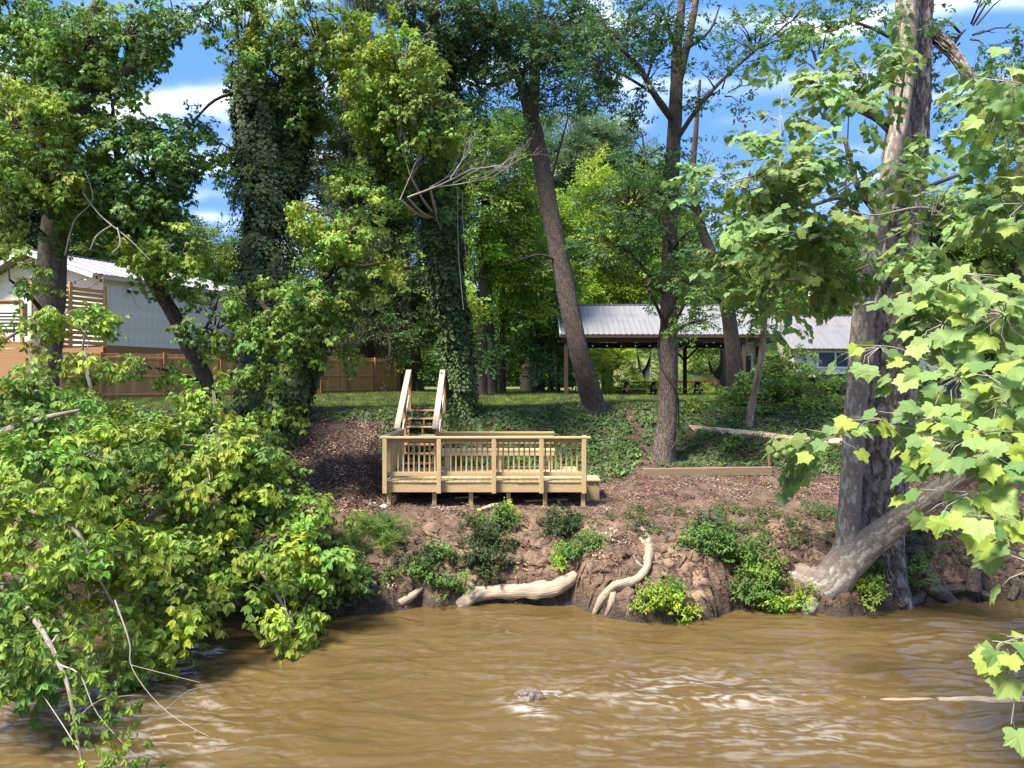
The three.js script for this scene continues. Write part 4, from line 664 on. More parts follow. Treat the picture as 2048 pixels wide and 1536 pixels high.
// leaves near the camera are separate meshes: [position, outward, scale]
function singleLeaves(parent, list, geos, mats, seed, droop = 0.5) {
  const r = rng(seed), b = parent.position, m4 = new THREE.Matrix4();
  for (const [p, o, sc] of list) {
    const x = jit(r, V(o.x, o.y - droop, o.z), 0.7), y = jit(r, V(0, 1, 0.45), 0.9); y.addScaledVector(x, -x.dot(y)).normalize(); const z = x.clone().cross(y), s = sc * (0.75 + 0.5 * r());
    const m = part('leaf', geos[Math.floor(r() * geos.length)], mats[Math.floor(r() * mats.length)], parent);
    m4.makeBasis(x, y, z); m.quaternion.setFromRotationMatrix(m4); m.scale.setScalar(s); m.position.set(p.x - b.x, p.y - b.y, p.z - b.z);
  }
}
const planeLeaves = [0, 1, 2, 3, 4, 5].map((i) => { const r = rng(400 + i), out = []; rib(out, V(-0.32, 0.05, 0), V(0.1, 0, 0), 0.012); lobed(out, V(0, 0, 0), V(1, 0, 0), UP, 1.15, 0.9 + 0.3 * r(), 0.12 + 0.35 * r(), 26, 1.0 + 0.15 * r(), r); return soup(out); });
const ashLeaves = [0, 1, 2, 3, 4, 5].map((i) => { const r = rng(500 + i), out = []; rib(out, V(-0.45, 0.1, 0), V(0.4, 0, 0), 0.012); const n = i % 2 ? 5 : 3; for (let k = 0; k < n; k++) { const s = k === 0 ? 0 : k % 2 ? 1 : -1, bk = k > 2 ? 0.05 : 0.3; blade(out, V(k ? bk : 0.4, 0, 0), V(k ? 0.55 : 1, -0.3 - 0.3 * r(), s * 0.85), jit(r, UP, 0.4), 0.85 + 0.25 * r(), 0.46 + 0.1 * r(), 0.3, 0.25, true); } return soup(out); });
const planeMats = [HUE.plane, HUE.planeHi, [0.22, 0.32, 0.085], [0.14, 0.24, 0.06], [0.3, 0.38, 0.055]].map((c) => leafMat(c, 0.42, 0.6));
const ashMats = [HUE.bright, HUE.ash, [0.3, 0.4, 0.05], [0.21, 0.31, 0.05], [0.15, 0.25, 0.045]].map((c) => leafMat(c, 0.42, 0.6));
function nearest(list, n) { const s = list.map((it) => [it, it[0].distanceTo(camera.position)]).filter(([it]) => { const d = -it[0].z, px = 1024 + it[0].x * F / d, py = 768 - (it[0].y - EYE) * F / d; return px > -20 && px < 2068 && py > -20 && py < 1556; }).sort((a, b) => a[1] - b[1]).slice(0, n).map((a) => a[0]), set = new Set(s); return [s, list.filter((x) => !set.has(x))]; }

// big furrowed trunk on the right
tree({ name: 'furrowed_tree', label: 'massive tree with deeply furrowed bark rooted at the waterline', seed: 3, bark: M.oak, seg: 120, step: 0.035, tile: 1.0, flare: 0.18, leaf: 'maple',
  groove: (th, t) => { const a = n3(Math.cos(th) * 5.5, Math.sin(th) * 5.5, t * 1.1), b = n3(Math.cos(th) * 10, Math.sin(th) * 10, t * 2.8 + 4), c = Math.abs(a * 0.75 + b * 0.45); return 0.016 - 0.045 * Math.exp(-c * c * 45) + 0.006 * n3(Math.cos(th) * 22, Math.sin(th) * 22, t * 9); },
  stems: [[[1785, 1232, 12.7, 0.34], [1772, 1150, 12.75, 0.31], [1762, 1060, 12.8, 0.36], [1768, 950, 12.8, 0.4], [1778, 800, 12.8, 0.405], [1790, 600, 12.8, 0.39], [1803, 400, 12.8, 0.36], [1818, 200, 12.8, 0.32], [1830, 0, 12.8, 0.28], [1840, -200, 12.8, 0.22], [1850, -420, 12.8, 0.12]],
    [[1832, 40, 12.8, 0.12], [1900, 100, 12.6, 0.09], [1960, 180, 12.3, 0.06], [2060, 260, 12, 0.03]], [[1815, 300, 12.7, 0.08], [1760, 240, 12.5, 0.06], [1680, 200, 12.4, 0.04], [1600, 150, 12.3, 0.02]], [[1800, 470, 12.7, 0.06], [1720, 380, 12.4, 0.04], [1690, 280, 12.4, 0.02]]],
  lobes: [[1930, 60, 13, 90, 60, 1.2, 'maple', 0.9], [2000, 180, 12.5, 80, 70, 1, 'maple', 0.8], [1900, 400, 13.5, 60, 40, 0.8, 'maple', 0.4], [1900, 200, 13.2, 50, 60, 0.8, 'maple', 0.5], [1700, 40, 13, 90, 50, 1.2, 'maple', 0.8], [1640, 130, 13, 90, 60, 1, 'ash', 0.45], [1990, 330, 12.5, 60, 50, 1, 'maple', 0.5]],
  crown: { clump: 0.35, per: 6, scale: 0.8 } });
// pale-barked tree with two stems
{
  const g = tree({ name: 'plane_tree', label: 'pale patchy-barked tree leaning over the river from a swollen base', seed: 21, bark: M.plane, seg: 26, step: 0.08, tile: 0.7, flare: 0.1, leaf: 'plane', twigBark: M.paleTwig,
    stems: [[[1560, 1140, 13.2, 0.2], [1608, 1158, 12.6, 0.27], [1655, 1168, 12.3, 0.33], [1700, 1120, 12.25, 0.29], [1745, 1082, 12.1, 0.24], [1800, 1040, 11.8, 0.2], [1850, 1002, 11.4, 0.18], [1925, 950, 10.9, 0.165], [2010, 880, 10.2, 0.14], [2110, 760, 9.4, 0.12], [2150, 600, 8.9, 0.1], [2160, 400, 8.6, 0.07], [2150, 180, 8.4, 0.04]],
      [[1672, 1170, 12.35, 0.26], [1692, 1090, 12.35, 0.2], [1702, 960, 12.35, 0.18], [1712, 800, 12.35, 0.175], [1724, 640, 12.3, 0.17], [1748, 480, 12.25, 0.16], [1782, 340, 12.2, 0.15], [1806, 200, 12.2, 0.14], [1816, 60, 12.2, 0.13], [1826, -300, 12.2, 0.06]],
      [[1640, 1190, 12.3, 0.16], [1620, 1215, 12.2, 0.12], [1600, 1245, 12.1, 0.06]], [[1690, 1185, 12.3, 0.14], [1715, 1215, 12.2, 0.12], [1730, 1245, 12.1, 0.06]],
      [[2110, 760, 9.4, 0.05], [2010, 700, 8.6, 0.04], [1920, 700, 8.0, 0.025], [1850, 720, 7.6, 0.012]], [[2120, 740, 9.2, 0.05], [2040, 860, 7.8, 0.035], [1960, 900, 7.0, 0.02], [1870, 880, 6.6, 0.01]], [[2155, 520, 8.8, 0.03], [2060, 455, 8.6, 0.024], [1960, 470, 8.7, 0.02], [1850, 415, 9.2, 0.014], [1740, 430, 9.5, 0.009], [1640, 395, 9.8, 0.005]], [[1748, 480, 12.25, 0.05], [1690, 400, 11.6, 0.035], [1600, 410, 10.8, 0.024], [1520, 355, 10.4, 0.014], [1440, 370, 10, 0.006]], [[2158, 420, 8.6, 0.05], [2080, 300, 8, 0.03], [2000, 200, 7.6, 0.015]], [[1735, 560, 12.2, 0.05], [1640, 560, 11, 0.03], [1540, 560, 10.4, 0.015]]],
    lobes: [[1500, 360, 10.2, 120, 70, 0.8, 'plane', 0.55], [1600, 300, 10.5, 110, 70, 0.9, 'plane', 0.6], [1460, 470, 10.2, 80, 60, 0.7, 'plane', 0.5], [1590, 430, 10.4, 110, 80, 0.9, 'plane', 0.75], [1560, 540, 10.8, 100, 70, 0.8, 'plane', 0.55], [1690, 530, 10.6, 80, 70, 0.8, 'plane', 0.5], [1700, 180, 11, 90, 60, 0.8, 'plane', 0.45], [1560, 210, 11, 80, 60, 0.8, 'plane', 0.4], [1880, 590, 8.4, 90, 60, 0.7, 'plane', 0.8], [1970, 600, 8.2, 90, 80, 0.7, 'plane', 0.8], [1860, 430, 9, 70, 60, 0.6, 'plane', 0.5], [1960, 470, 8.6, 90, 60, 0.7, 'plane', 0.7], [2010, 300, 8.2, 60, 70, 0.6, 'plane', 0.6], [2020, 140, 8, 50, 70, 0.6, 'plane', 0.7], [2040, 800, 8, 60, 110, 0.7, 'plane', 0.9], [1720, 360, 10.6, 60, 50, 0.6, 'plane', 0.4], [1810, 460, 10, 50, 50, 0.5, 'plane', 0.5], [1830, 300, 10.4, 50, 50, 0.5, 'plane', 0.35], [1810, 140, 11, 60, 50, 0.5, 'plane', 0.35]],
    crown: { clump: 0.3, per: 5, scale: 0.72, twigR: 0.008 } });
  const r = rng(88), near = [], tw = [];
  const lobe = (px, py, d, rx, ry, rz, n) => {
    const c = P(px, py, d); for (let i = 0; i < n; i++) { const u = V(r() * 2 - 1, r() * 2 - 1, r() * 2 - 1), q = V(c.x + u.x * px2m(rx, d), c.y + u.y * px2m(ry, d), c.z + u.z * rz); near.push([q, V(u.x - 0.25, u.y * 0.3 - 0.2, u.z + 0.25).normalize(), 0.165]); if (i % 3) tw.push(tube([[c.x + (q.x - c.x) * 0.1 + 0.12, c.y + (q.y - c.y) * 0.1 + 0.06, c.z + (q.z - c.z) * 0.1, 0.006], [lerp(c.x, q.x, 0.6), lerp(c.y, q.y, 0.6) + 0.03, lerp(c.z, q.z, 0.6), 0.004], [q.x, q.y, q.z, 0.002]], { seg: 4, step: 0.3, cap: false })); }
  };
  lobe(1900, 560, 7.2, 80, 45, 0.5, 24); lobe(1980, 640, 7, 80, 70, 0.5, 34); lobe(1860, 660, 7.4, 60, 40, 0.4, 16); lobe(1900, 760, 7, 80, 60, 0.5, 34); lobe(2000, 800, 6.6, 70, 80, 0.5, 36); lobe(1840, 850, 6.8, 60, 45, 0.35, 20); lobe(1930, 880, 6.4, 80, 55, 0.4, 34); lobe(2010, 960, 6.2, 60, 70, 0.4, 30); lobe(1910, 1000, 6.2, 60, 50, 0.35, 16); lobe(1960, 1050, 6, 50, 40, 0.3, 10);
  lobe(1735, 705, 7.6, 36, 32, 0.3, 11); lobe(1655, 880, 8.4, 40, 35, 0.3, 12); lobe(1740, 850, 7.4, 50, 20, 0.3, 8); lobe(2020, 420, 7.2, 50, 50, 0.4, 14); lobe(2015, 180, 7, 50, 80, 0.4, 18);
  lobe(2010, 1292, 5.2, 45, 24, 0.15, 9); lobe(2035, 1330, 5.1, 20, 20, 0.1, 3); lobe(2022, 1452, 5.1, 5, 5, 0.03, 1); lobe(2044, 1150, 5.6, 18, 60, 0.2, 4);
  const [a, rest] = nearest(near, 300);
  singleLeaves(g, a, planeLeaves, planeMats, 31, 0.45);
  if (rest.length) foliage(g, rest.map(([p, o]) => [p, o, 0.8, 'plane']), 'plane', { seed: 5, name: 'crown' });
  const hang = (pts) => tw.push(tube(pts.map(([px, py, d, rr]) => { const p = P(px, py, d); return [p.x, p.y, p.z, rr]; }), { seg: 5, step: 0.1, cap: false }));
  hang([[2110, 760, 9.4, 0.03], [2110, 1000, 7, 0.02], [2090, 1180, 5.6, 0.012], [2050, 1285, 5.2, 0.008], [1985, 1282, 5.2, 0.004]]); hang([[2045, 1290, 5.2, 0.006], [2012, 1340, 5.15, 0.005], [2028, 1395, 5.1, 0.004], [2022, 1448, 5.1, 0.003]]);
  hang([[2060, 830, 7.8, 0.014], [1960, 850, 6.8, 0.01], [1860, 860, 6.8, 0.006], [1760, 850, 7.2, 0.004], [1650, 860, 8.3, 0.003]]); hang([[1850, 720, 7.6, 0.01], [1790, 695, 7.6, 0.006], [1710, 690, 7.6, 0.003]]); hang([[1860, 870, 6.8, 0.004], [1810, 900, 7, 0.003], [1830, 960, 7, 0.002], [1858, 970, 7, 0.0015]]);
  part('twigs', merged(tw).translate(-g.position.x, -g.position.y, -g.position.z), M.paleTwig, g).userData.kind = 'stuff';
}
// leaning tree in the middle
tree({ name: 'oak_tree', label: 'tall dark tree leaning left at the lawn edge before the pavilion', seed: 5, bark: M.bark, seg: 22, step: 0.15, leaf: 'small', flare: 0.3,
  stems: [[[1196, 850, 20.2, 0.36], [1184, 800, 20, 0.31], [1172, 755, 19.6, 0.29], [1155, 690, 19.3, 0.265], [1128, 560, 19.3, 0.25], [1102, 430, 19.3, 0.235], [1081, 320, 19.3, 0.225], [1060, 220, 19.3, 0.2], [1035, 145, 19.3, 0.14], [1008, 95, 19.3, 0.12], [990, 20, 19.3, 0.1]],
    [[1066, 250, 19.3, 0.17], [1068, 180, 19.3, 0.15], [1072, 100, 19.3, 0.13], [1080, 0, 19.3, 0.1]], [[1070, 120, 19.3, 0.06], [1110, 60, 19, 0.05], [1180, 20, 18.8, 0.03]], [[1095, 390, 19.3, 0.05], [1110, 330, 19.2, 0.04], [1135, 240, 19, 0.02]], [[1122, 525, 19.3, 0.05], [1080, 510, 19, 0.035], [1010, 530, 18.8, 0.015]], [[1035, 150, 19.3, 0.06], [980, 170, 19, 0.04], [930, 150, 18.8, 0.02]]],
  lobes: [[985, 40, 19, 90, 55, 1.2, 'oak', 0.9], [1085, 50, 19, 100, 65, 1.3, 'oak', 1.0], [1170, 90, 19, 90, 60, 1.1, 'oak', 0.7], [925, 100, 18.8, 80, 80, 1.1, 'oak', 1.0], [960, 190, 18.8, 60, 45, 0.8, 'oak', 0.6], [1130, 160, 19, 80, 45, 0.9, 'oak', 0.7], [1200, 165, 18.6, 60, 40, 0.8, 'oak', 0.4], [1050, 120, 18.4, 60, 50, 0.6, 'oak', 0.4], [1045, 200, 18.5, 40, 40, 0.5, 'oak', 0.4]],
  crown: { clump: 0.35, per: 8, scale: 0.8, thick: 1.5 } });
// straight vine-wrapped trunk
{
  const g = tree({ name: 'oak_tree', label: 'straight tall tree on the ivy slope with a vine twisting up its trunk', seed: 8, bark: M.bark, seg: 22, step: 0.15, leaf: 'small', flare: 0.25,
    stems: [[[1328, 915, 17.4, 0.27], [1334, 840, 17.4, 0.24], [1337, 740, 17.4, 0.225], [1338, 600, 17.4, 0.2], [1341, 420, 17.4, 0.185], [1346, 300, 17.4, 0.175], [1352, 190, 17.4, 0.16], [1353, 110, 17.4, 0.12], [1362, 20, 17.4, 0.1]],
      [[1350, 190, 17.4, 0.12], [1374, 90, 17.4, 0.1], [1392, 0, 17.4, 0.08]], [[1345, 240, 17.4, 0.09], [1310, 190, 16.6, 0.075], [1275, 130, 16.5, 0.06], [1235, 90, 16.4, 0.04], [1200, 30, 16.3, 0.02]], [[1350, 285, 17.4, 0.06], [1400, 210, 16.8, 0.05], [1455, 150, 16.9, 0.04], [1530, 85, 17, 0.03], [1610, 20, 17, 0.015]], [[1370, 100, 17.4, 0.05], [1420, 60, 16.8, 0.03], [1440, 10, 16.8, 0.015]], [[1340, 400, 17.4, 0.05], [1300, 380, 16.6, 0.035], [1250, 400, 16.5, 0.015]]],
    lobes: [[1250, 70, 16.5, 80, 60, 0.9, 'oak', 0.75], [1290, 160, 16.5, 60, 45, 0.7, 'oak', 0.5], [1200, 130, 16.4, 60, 50, 0.7, 'oak', 0.5], [1330, 30, 16.6, 70, 50, 0.8, 'oak', 0.5], [1440, 180, 16.8, 70, 45, 0.7, 'maple', 0.4], [1510, 90, 17, 80, 50, 0.8, 'maple', 0.45], [1580, 30, 17, 80, 50, 0.8, 'maple', 0.45], [1290, 300, 16.5, 50, 60, 0.6, 'oak', 0.6], [1260, 400, 16.5, 80, 60, 0.8, 'oak', 0.9], [1230, 480, 16.6, 60, 50, 0.6, 'oak', 0.6], [1370, 470, 16.4, 40, 50, 0.4, 'oak', 0.35], [1395, 570, 16.3, 60, 45, 0.5, 'maple', 0.6], [1410, 640, 16.2, 40, 35, 0.4, 'maple', 0.5], [1290, 570, 16.2, 40, 40, 0.4, 'oak', 0.4]],
    crown: { clump: 0.3, per: 7, scale: 0.8, thick: 1.35 } });
  const vn = []; for (let i = 0; i <= 40; i++) { const y = 900 - i * 14, th = -1.57 + 1.5 * Math.sin(i * 0.32), R = 0.262 - i * 0.0013; vn.push([X(1336, 17.4) + Math.cos(th) * R, Y(y, 17.4), -17.4 - Math.sin(th) * R, 0.02]); }
  part('vine', tube(vn.map((p) => [p[0] - g.position.x, p[1] - g.position.y, p[2] - g.position.z, p[3]]), { seg: 6, step: 0.08 }), M.barkDark, g);
}
// two slighter trees in front of the shed
tree({ name: 'maple_tree', label: 'dark crooked trunk at the right corner of the pavilion', seed: 12, bark: M.barkDark, seg: 16, leaf: 'maple',
  stems: [[[1472, 800, 23, 0.27], [1466, 700, 23, 0.25], [1455, 620, 23, 0.23], [1438, 550, 23, 0.2], [1415, 490, 23, 0.17], [1392, 420, 23, 0.15], [1385, 350, 23, 0.12], [1392, 260, 23, 0.08], [1400, 160, 23, 0.04]], [[1430, 530, 23, 0.1], [1470, 470, 22.6, 0.08], [1500, 420, 22.4, 0.04]]],
  lobes: [[1400, 350, 23, 90, 80, 1.6, 'ashDark', 0.8], [1470, 430, 22.6, 80, 60, 1.3, 'maple', 0.8], [1380, 500, 22.8, 70, 50, 1.2, 'ashDark', 0.7], [1500, 520, 22.5, 80, 50, 1.2, 'maple', 0.7], [1420, 590, 22.4, 70, 35, 1, 'ashDark', 0.8], [1330, 400, 23, 60, 70, 1.2, 'ashDark', 0.6]], crown: { clump: 0.55, per: 9, scale: 0.95 } });
tree({ name: 'maple_tree', label: 'slender leaning trunk rising from the big dark shrub', seed: 14, bark: M.plane, seg: 12, leaf: 'maple', flare: 0.15,
  stems: [[[1499, 842, 19.2, 0.1], [1508, 790, 19, 0.085], [1522, 720, 18.4, 0.08], [1529, 640, 18.4, 0.075], [1533, 540, 18.4, 0.07], [1538, 430, 18.4, 0.05], [1545, 330, 18.4, 0.025]]],
  lobes: [[1545, 620, 18.2, 65, 45, 0.8, 'maple', 0.8], [1510, 560, 18.3, 60, 45, 0.8, 'maple', 0.7], [1580, 540, 18.3, 60, 45, 0.8, 'ash', 0.7], [1530, 470, 18.3, 70, 50, 0.8, 'maple', 0.6], [1560, 390, 18.4, 60, 50, 0.8, 'maple', 0.5]], crown: { clump: 0.33, per: 6, scale: 0.85 } });
// ivy column by the stairs
{
  const g = tree({ name: 'ivy_tree', label: 'tall trunk wrapped in dark ivy right behind the stairs', seed: 17, bark: M.barkDark, seg: 12, leaf: 'ash', flare: 0.1,
    stems: [[[924, 870, 19.1, 0.22], [921, 760, 19.1, 0.22], [906, 640, 18.8, 0.23], [888, 520, 18.2, 0.23], [876, 400, 18.2, 0.22], [870, 260, 18.2, 0.2], [868, 120, 18.2, 0.17], [868, -20, 18.2, 0.13]], [[880, 440, 18.2, 0.1], [830, 380, 17.6, 0.07], [780, 330, 17.2, 0.05], [740, 290, 17, 0.03]], [[870, 250, 18.2, 0.1], [820, 170, 17.4, 0.07], [760, 120, 17, 0.05], [700, 100, 16.8, 0.03]]],
    ivy: [[0, 0.0, 0.5, 0.16, 900], [0, 0.4, 0.8, 0.42, 1000], [1, 0.2, 1, 0.3, 120]],
    lobes: [[800, 130, 16.6, 90, 60, 0.8, 'bright', 1.0], [720, 110, 16.6, 70, 70, 0.8, 'bright', 0.9], [830, 220, 16.6, 90, 55, 0.8, 'ash', 1.0], [760, 220, 16.6, 80, 60, 0.8, 'bright', 0.8], [860, 290, 16.8, 60, 40, 0.7, 'bright', 0.8], [790, 310, 16.8, 70, 40, 0.7, 'ash', 0.6], [880, 60, 18.5, 90, 70, 1, 'dark', 1.1], [870, 380, 17.4, 50, 40, 0.5, 'ashDark', 0.6]],
    crown: { clump: 0.33, per: 6, scale: 0.95 } });
  // bare dead branch and hanging vines
  const dead = [], r = rng(71), fork = (a, dir, len, rad, k) => { const b = a.clone().addScaledVector(dir, len), m = a.clone().lerp(b, 0.5).add(V((r() - 0.5) * 0.1, (r() - 0.5) * 0.1, (r() - 0.5) * 0.1)); dead.push(tube([[a.x, a.y, a.z, rad], [m.x, m.y, m.z, rad * 0.75], [b.x, b.y, b.z, rad * 0.5]], { seg: 4, step: 0.2, cap: false })); if (k) for (let i = 0; i < 3; i++) fork(a.clone().lerp(b, 0.35 + 0.32 * i), jit(r, dir.clone().add(V((r() - 0.4) * 1.2, (r() - 0.25) * 1.3, (r() - 0.5))), 0.5), len * (0.4 + 0.25 * r()), rad * 0.55, k - 1); };
  for (const q of [[815, 395], [860, 375], [820, 350], [800, 400]]) { const a = P(882, 440, 18.2), m = P((q[0] + 880) / 2, (q[1] + 460) / 2, 17.2), b = P(q[0], q[1], 16.2); dead.push(tube([[a.x, a.y, a.z, 0.04], [m.x, m.y, m.z, 0.034], [b.x, b.y, b.z, 0.024]], { seg: 5, step: 0.2, cap: false })); }
  fork(P(815, 395, 16.2), V(0.75, 0.3, 0.1).normalize(), 1.6, 0.026, 4); fork(P(860, 375, 16.2), V(0.9, 0.12, 0.1).normalize(), 1.5, 0.018, 4); fork(P(820, 350, 16.2), V(-0.2, 0.85, 0.1).normalize(), 1.3, 0.016, 4); fork(P(800, 400, 16.2), V(0.35, 0.8, 0.1).normalize(), 1.2, 0.014, 3);
  for (const [px, py, e] of [[915, 380, 620], [925, 385, 540], [870, 400, 460]]) { const a = P(px, py, 16.9), b = P(px + 12, e, 16.9); dead.push(tube([[a.x, a.y, a.z, 0.008], [(a.x + b.x) / 2 - 0.05, (a.y + b.y) / 2, a.z, 0.007], [b.x, b.y, b.z, 0.005]], { seg: 4, step: 0.2, cap: false })); }
  part('dead_branches', merged(dead).translate(-g.position.x, -g.position.y, -g.position.z), M.paleTwig, g).userData.kind = 'stuff';
}
// leaning ivy-clad box elder and the ivy tower behind it
tree({ name: 'ivy_tree', label: 'leaning ivy-clad trunk with light green leaves left of the stairs', seed: 19, bark: M.barkDark, seg: 12, leaf: 'ashFine', flare: 0.1,
  stems: [[[505, 930, 14.8, 0.26], [545, 870, 15, 0.24], [575, 800, 15.1, 0.23], [600, 730, 15.2, 0.2], [618, 660, 15.2, 0.17], [640, 580, 15.2, 0.12], [680, 500, 15, 0.08], [720, 440, 14.8, 0.04]], [[600, 730, 15.2, 0.1], [560, 660, 15, 0.07], [520, 600, 15, 0.04]], [[640, 580, 15.2, 0.08], [700, 540, 14.8, 0.05], [770, 525, 14.6, 0.02]], [[520, 905, 14.8, 0.16], [455, 860, 14.8, 0.1], [430, 800, 14.8, 0.06]]],
  ivy: [[0, 0, 0.62, 0.2, 900], [3, 0, 0.8, 0.15, 120]],
  lobes: [[600, 620, 14.8, 85, 55, 0.8, 'ash', 1.1], [560, 680, 14.7, 65, 40, 0.7, 'ash', 1.0], [650, 690, 14.7, 70, 30, 0.6, 'ash', 0.8], [640, 560, 14.9, 80, 45, 0.7, 'ashDark', 0.9], [740, 520, 14.7, 70, 28, 0.6, 'bright', 1.0], [700, 575, 14.8, 60, 30, 0.6, 'ash', 0.7], [660, 480, 14.8, 60, 30, 0.6, 'bright', 0.8], [640, 410, 15, 40, 30, 0.5, 'bright', 0.7], [720, 410, 15, 50, 30, 0.5, 'bright', 0.7], [535, 745, 14.6, 40, 25, 0.4, 'ash', 0.6], [545, 815, 14.5, 28, 14, 0.3, 'bright', 0.5]],
  crown: { clump: 0.34, per: 8, scale: 0.9 } });
tree({ name: 'ivy_tree', label: 'ivy-smothered tower of trunks with a light top beside the blue gap', seed: 23, bark: M.barkDark, seg: 12, leaf: 'ash', flare: 0.1,
  stems: [[[545, 800, 18, 0.25], [540, 700, 18, 0.25], [535, 560, 18, 0.24], [530, 420, 18, 0.22], [522, 280, 18, 0.18], [515, 160, 18, 0.14], [510, 40, 18, 0.1]], [[545, 460, 18, 0.16], [580, 340, 18.2, 0.14], [600, 200, 18.2, 0.11], [590, 80, 18.2, 0.08]], [[528, 360, 18, 0.1], [490, 250, 18, 0.08], [485, 180, 18, 0.06], [475, 60, 18, 0.04]], [[490, 180, 18, 0.05], [430, 200, 17.8, 0.04], [385, 245, 17.6, 0.02]]],
  ivy: [[0, 0.05, 0.75, 0.6, 2000, 'ivyGrey'], [1, 0, 0.7, 0.4, 700], [2, 0, 0.7, 0.14, 260]],
  lobes: [[560, 60, 17.6, 90, 55, 1, 'bright', 0.9], [640, 80, 17.4, 70, 70, 1, 'ash', 1.0], [490, 60, 17.6, 60, 60, 0.8, 'maple', 0.6], [495, 150, 17.6, 25, 40, 0.5, 'maple', 0.35], [560, 150, 17.6, 60, 50, 0.7, 'ash', 0.6], [440, 285, 17.4, 50, 22, 0.5, 'maple', 0.5], [480, 320, 17.4, 50, 40, 0.6, 'ash', 0.7], [620, 200, 18, 70, 60, 0.8, 'ashDark', 0.9], [385, 245, 17.6, 20, 18, 0.3, 'oak', 0.6]],
  crown: { clump: 0.33, per: 6, scale: 0.9 } });
// spruce with hanging branches
{
  const g = thing('spruce_tree', 'dark spruce with hanging brown-green branches behind the end of the fence', 'tree', [X(742, 39), ground(X(742, 39), 39), -39]), f = g.position, r = rng(33), list = [], tw = [];
  part('trunk', tube([[0, -0.1, 0, 0.42], [0, 4, 0, 0.36], [-0.1, 11, 0, 0.26], [-0.2, 19, 0, 0.13], [-0.2, 26, 0, 0.03]], { seg: 14, step: 0.4, tile: 0.8 }), M.barkDark, g);
  for (let i = 0; i < 230; i++) {
    const y = 1.6 + Math.pow(r(), 1.1) * 23, L = lerp(4.3, 0.6, y / 26) * (0.7 + 0.5 * r()), a = r() * 6.283, o = V(Math.cos(a), 0, Math.sin(a)), e = [];
    for (let k = 0; k <= 4; k++) { const t = k / 4; e.push([o.x * L * t, y - 0.9 * t * L * 0.45 + 0.35 * t * t * L * 0.4, o.z * L * t, 0.035 * (1.1 - t)]); }
    tw.push(tube(e, { seg: 4, step: 0.6, cap: false }));
    const low = y < 6; for (let k = 0; k < 17; k++) { const t = 0.12 + 0.8 * r(), q = V(f.x + o.x * L * t, f.y + y - 0.9 * t * L * 0.45 + 0.35 * t * t * L * 0.4, f.z + o.z * L * t); list.push([q, o.clone().add(V((r() - 0.5) * 1.2, -0.1, (r() - 0.5) * 1.2)).normalize(), 1.85, low && r() < 0.6 ? [0.1, 0.07, 0.045] : r() < 0.3 ? 'dark' : 'spruce']); }
  }
  foliage(g, list, 'needle', { seed: 3, name: 'crown', mat: LEAF.ivy, tilt: 0.35 }); part('branches', merged(tw), M.barkDark, g).userData.kind = 'stuff';
}
// left-hand trees
tree({ name: 'box_elder', label: 'thick grey trunk in front of the slat screen at the left', seed: 41, bark: M.barkGrey, seg: 24, step: 0.12, leaf: 'ashFine', flare: 0.2,
  stems: [[[70, 900, 15.5, 0.34], [88, 760, 15.6, 0.3], [98, 640, 15.7, 0.31], [104, 540, 15.7, 0.29], [112, 440, 15.7, 0.26], [128, 330, 15.7, 0.2], [160, 200, 15.7, 0.15], [185, 60, 15.7, 0.11]], [[150, 240, 15.7, 0.1], [220, 165, 15.9, 0.09], [300, 105, 16.1, 0.075], [360, 60, 16.3, 0.05], [420, 0, 16.5, 0.03]], [[125, 340, 15.7, 0.09], [60, 260, 15.3, 0.06], [10, 200, 15, 0.03]], [[118, 400, 15.7, 0.07], [70, 380, 14.8, 0.05], [20, 400, 14.2, 0.02]]],
  lobes: [[60, 240, 15, 110, 70, 1.1, 'bright', 1.0], [150, 110, 15.7, 110, 80, 1.2, 'ash', 1.1], [40, 60, 16.4, 80, 80, 1.2, 'ashDark', 1.1], [60, 150, 15.6, 80, 50, 1, 'ash', 1.0], [250, 60, 16, 110, 55, 1.2, 'maple', 0.9], [220, 230, 15.5, 70, 60, 0.9, 'ash', 0.8], [350, 30, 16.6, 80, 35, 1, 'oak', 0.6], [70, 345, 14.4, 80, 40, 0.8, 'bright', 1.0], [150, 320, 15, 60, 45, 0.8, 'ash', 0.9], [40, 430, 14.8, 60, 50, 0.8, 'ashDark', 0.8], [180, 390, 15.2, 60, 50, 0.8, 'ash', 0.9], [20, 560, 14, 25, 60, 0.5, 'ash', 0.5]],
  crown: { clump: 0.33, per: 6, scale: 0.95 } });
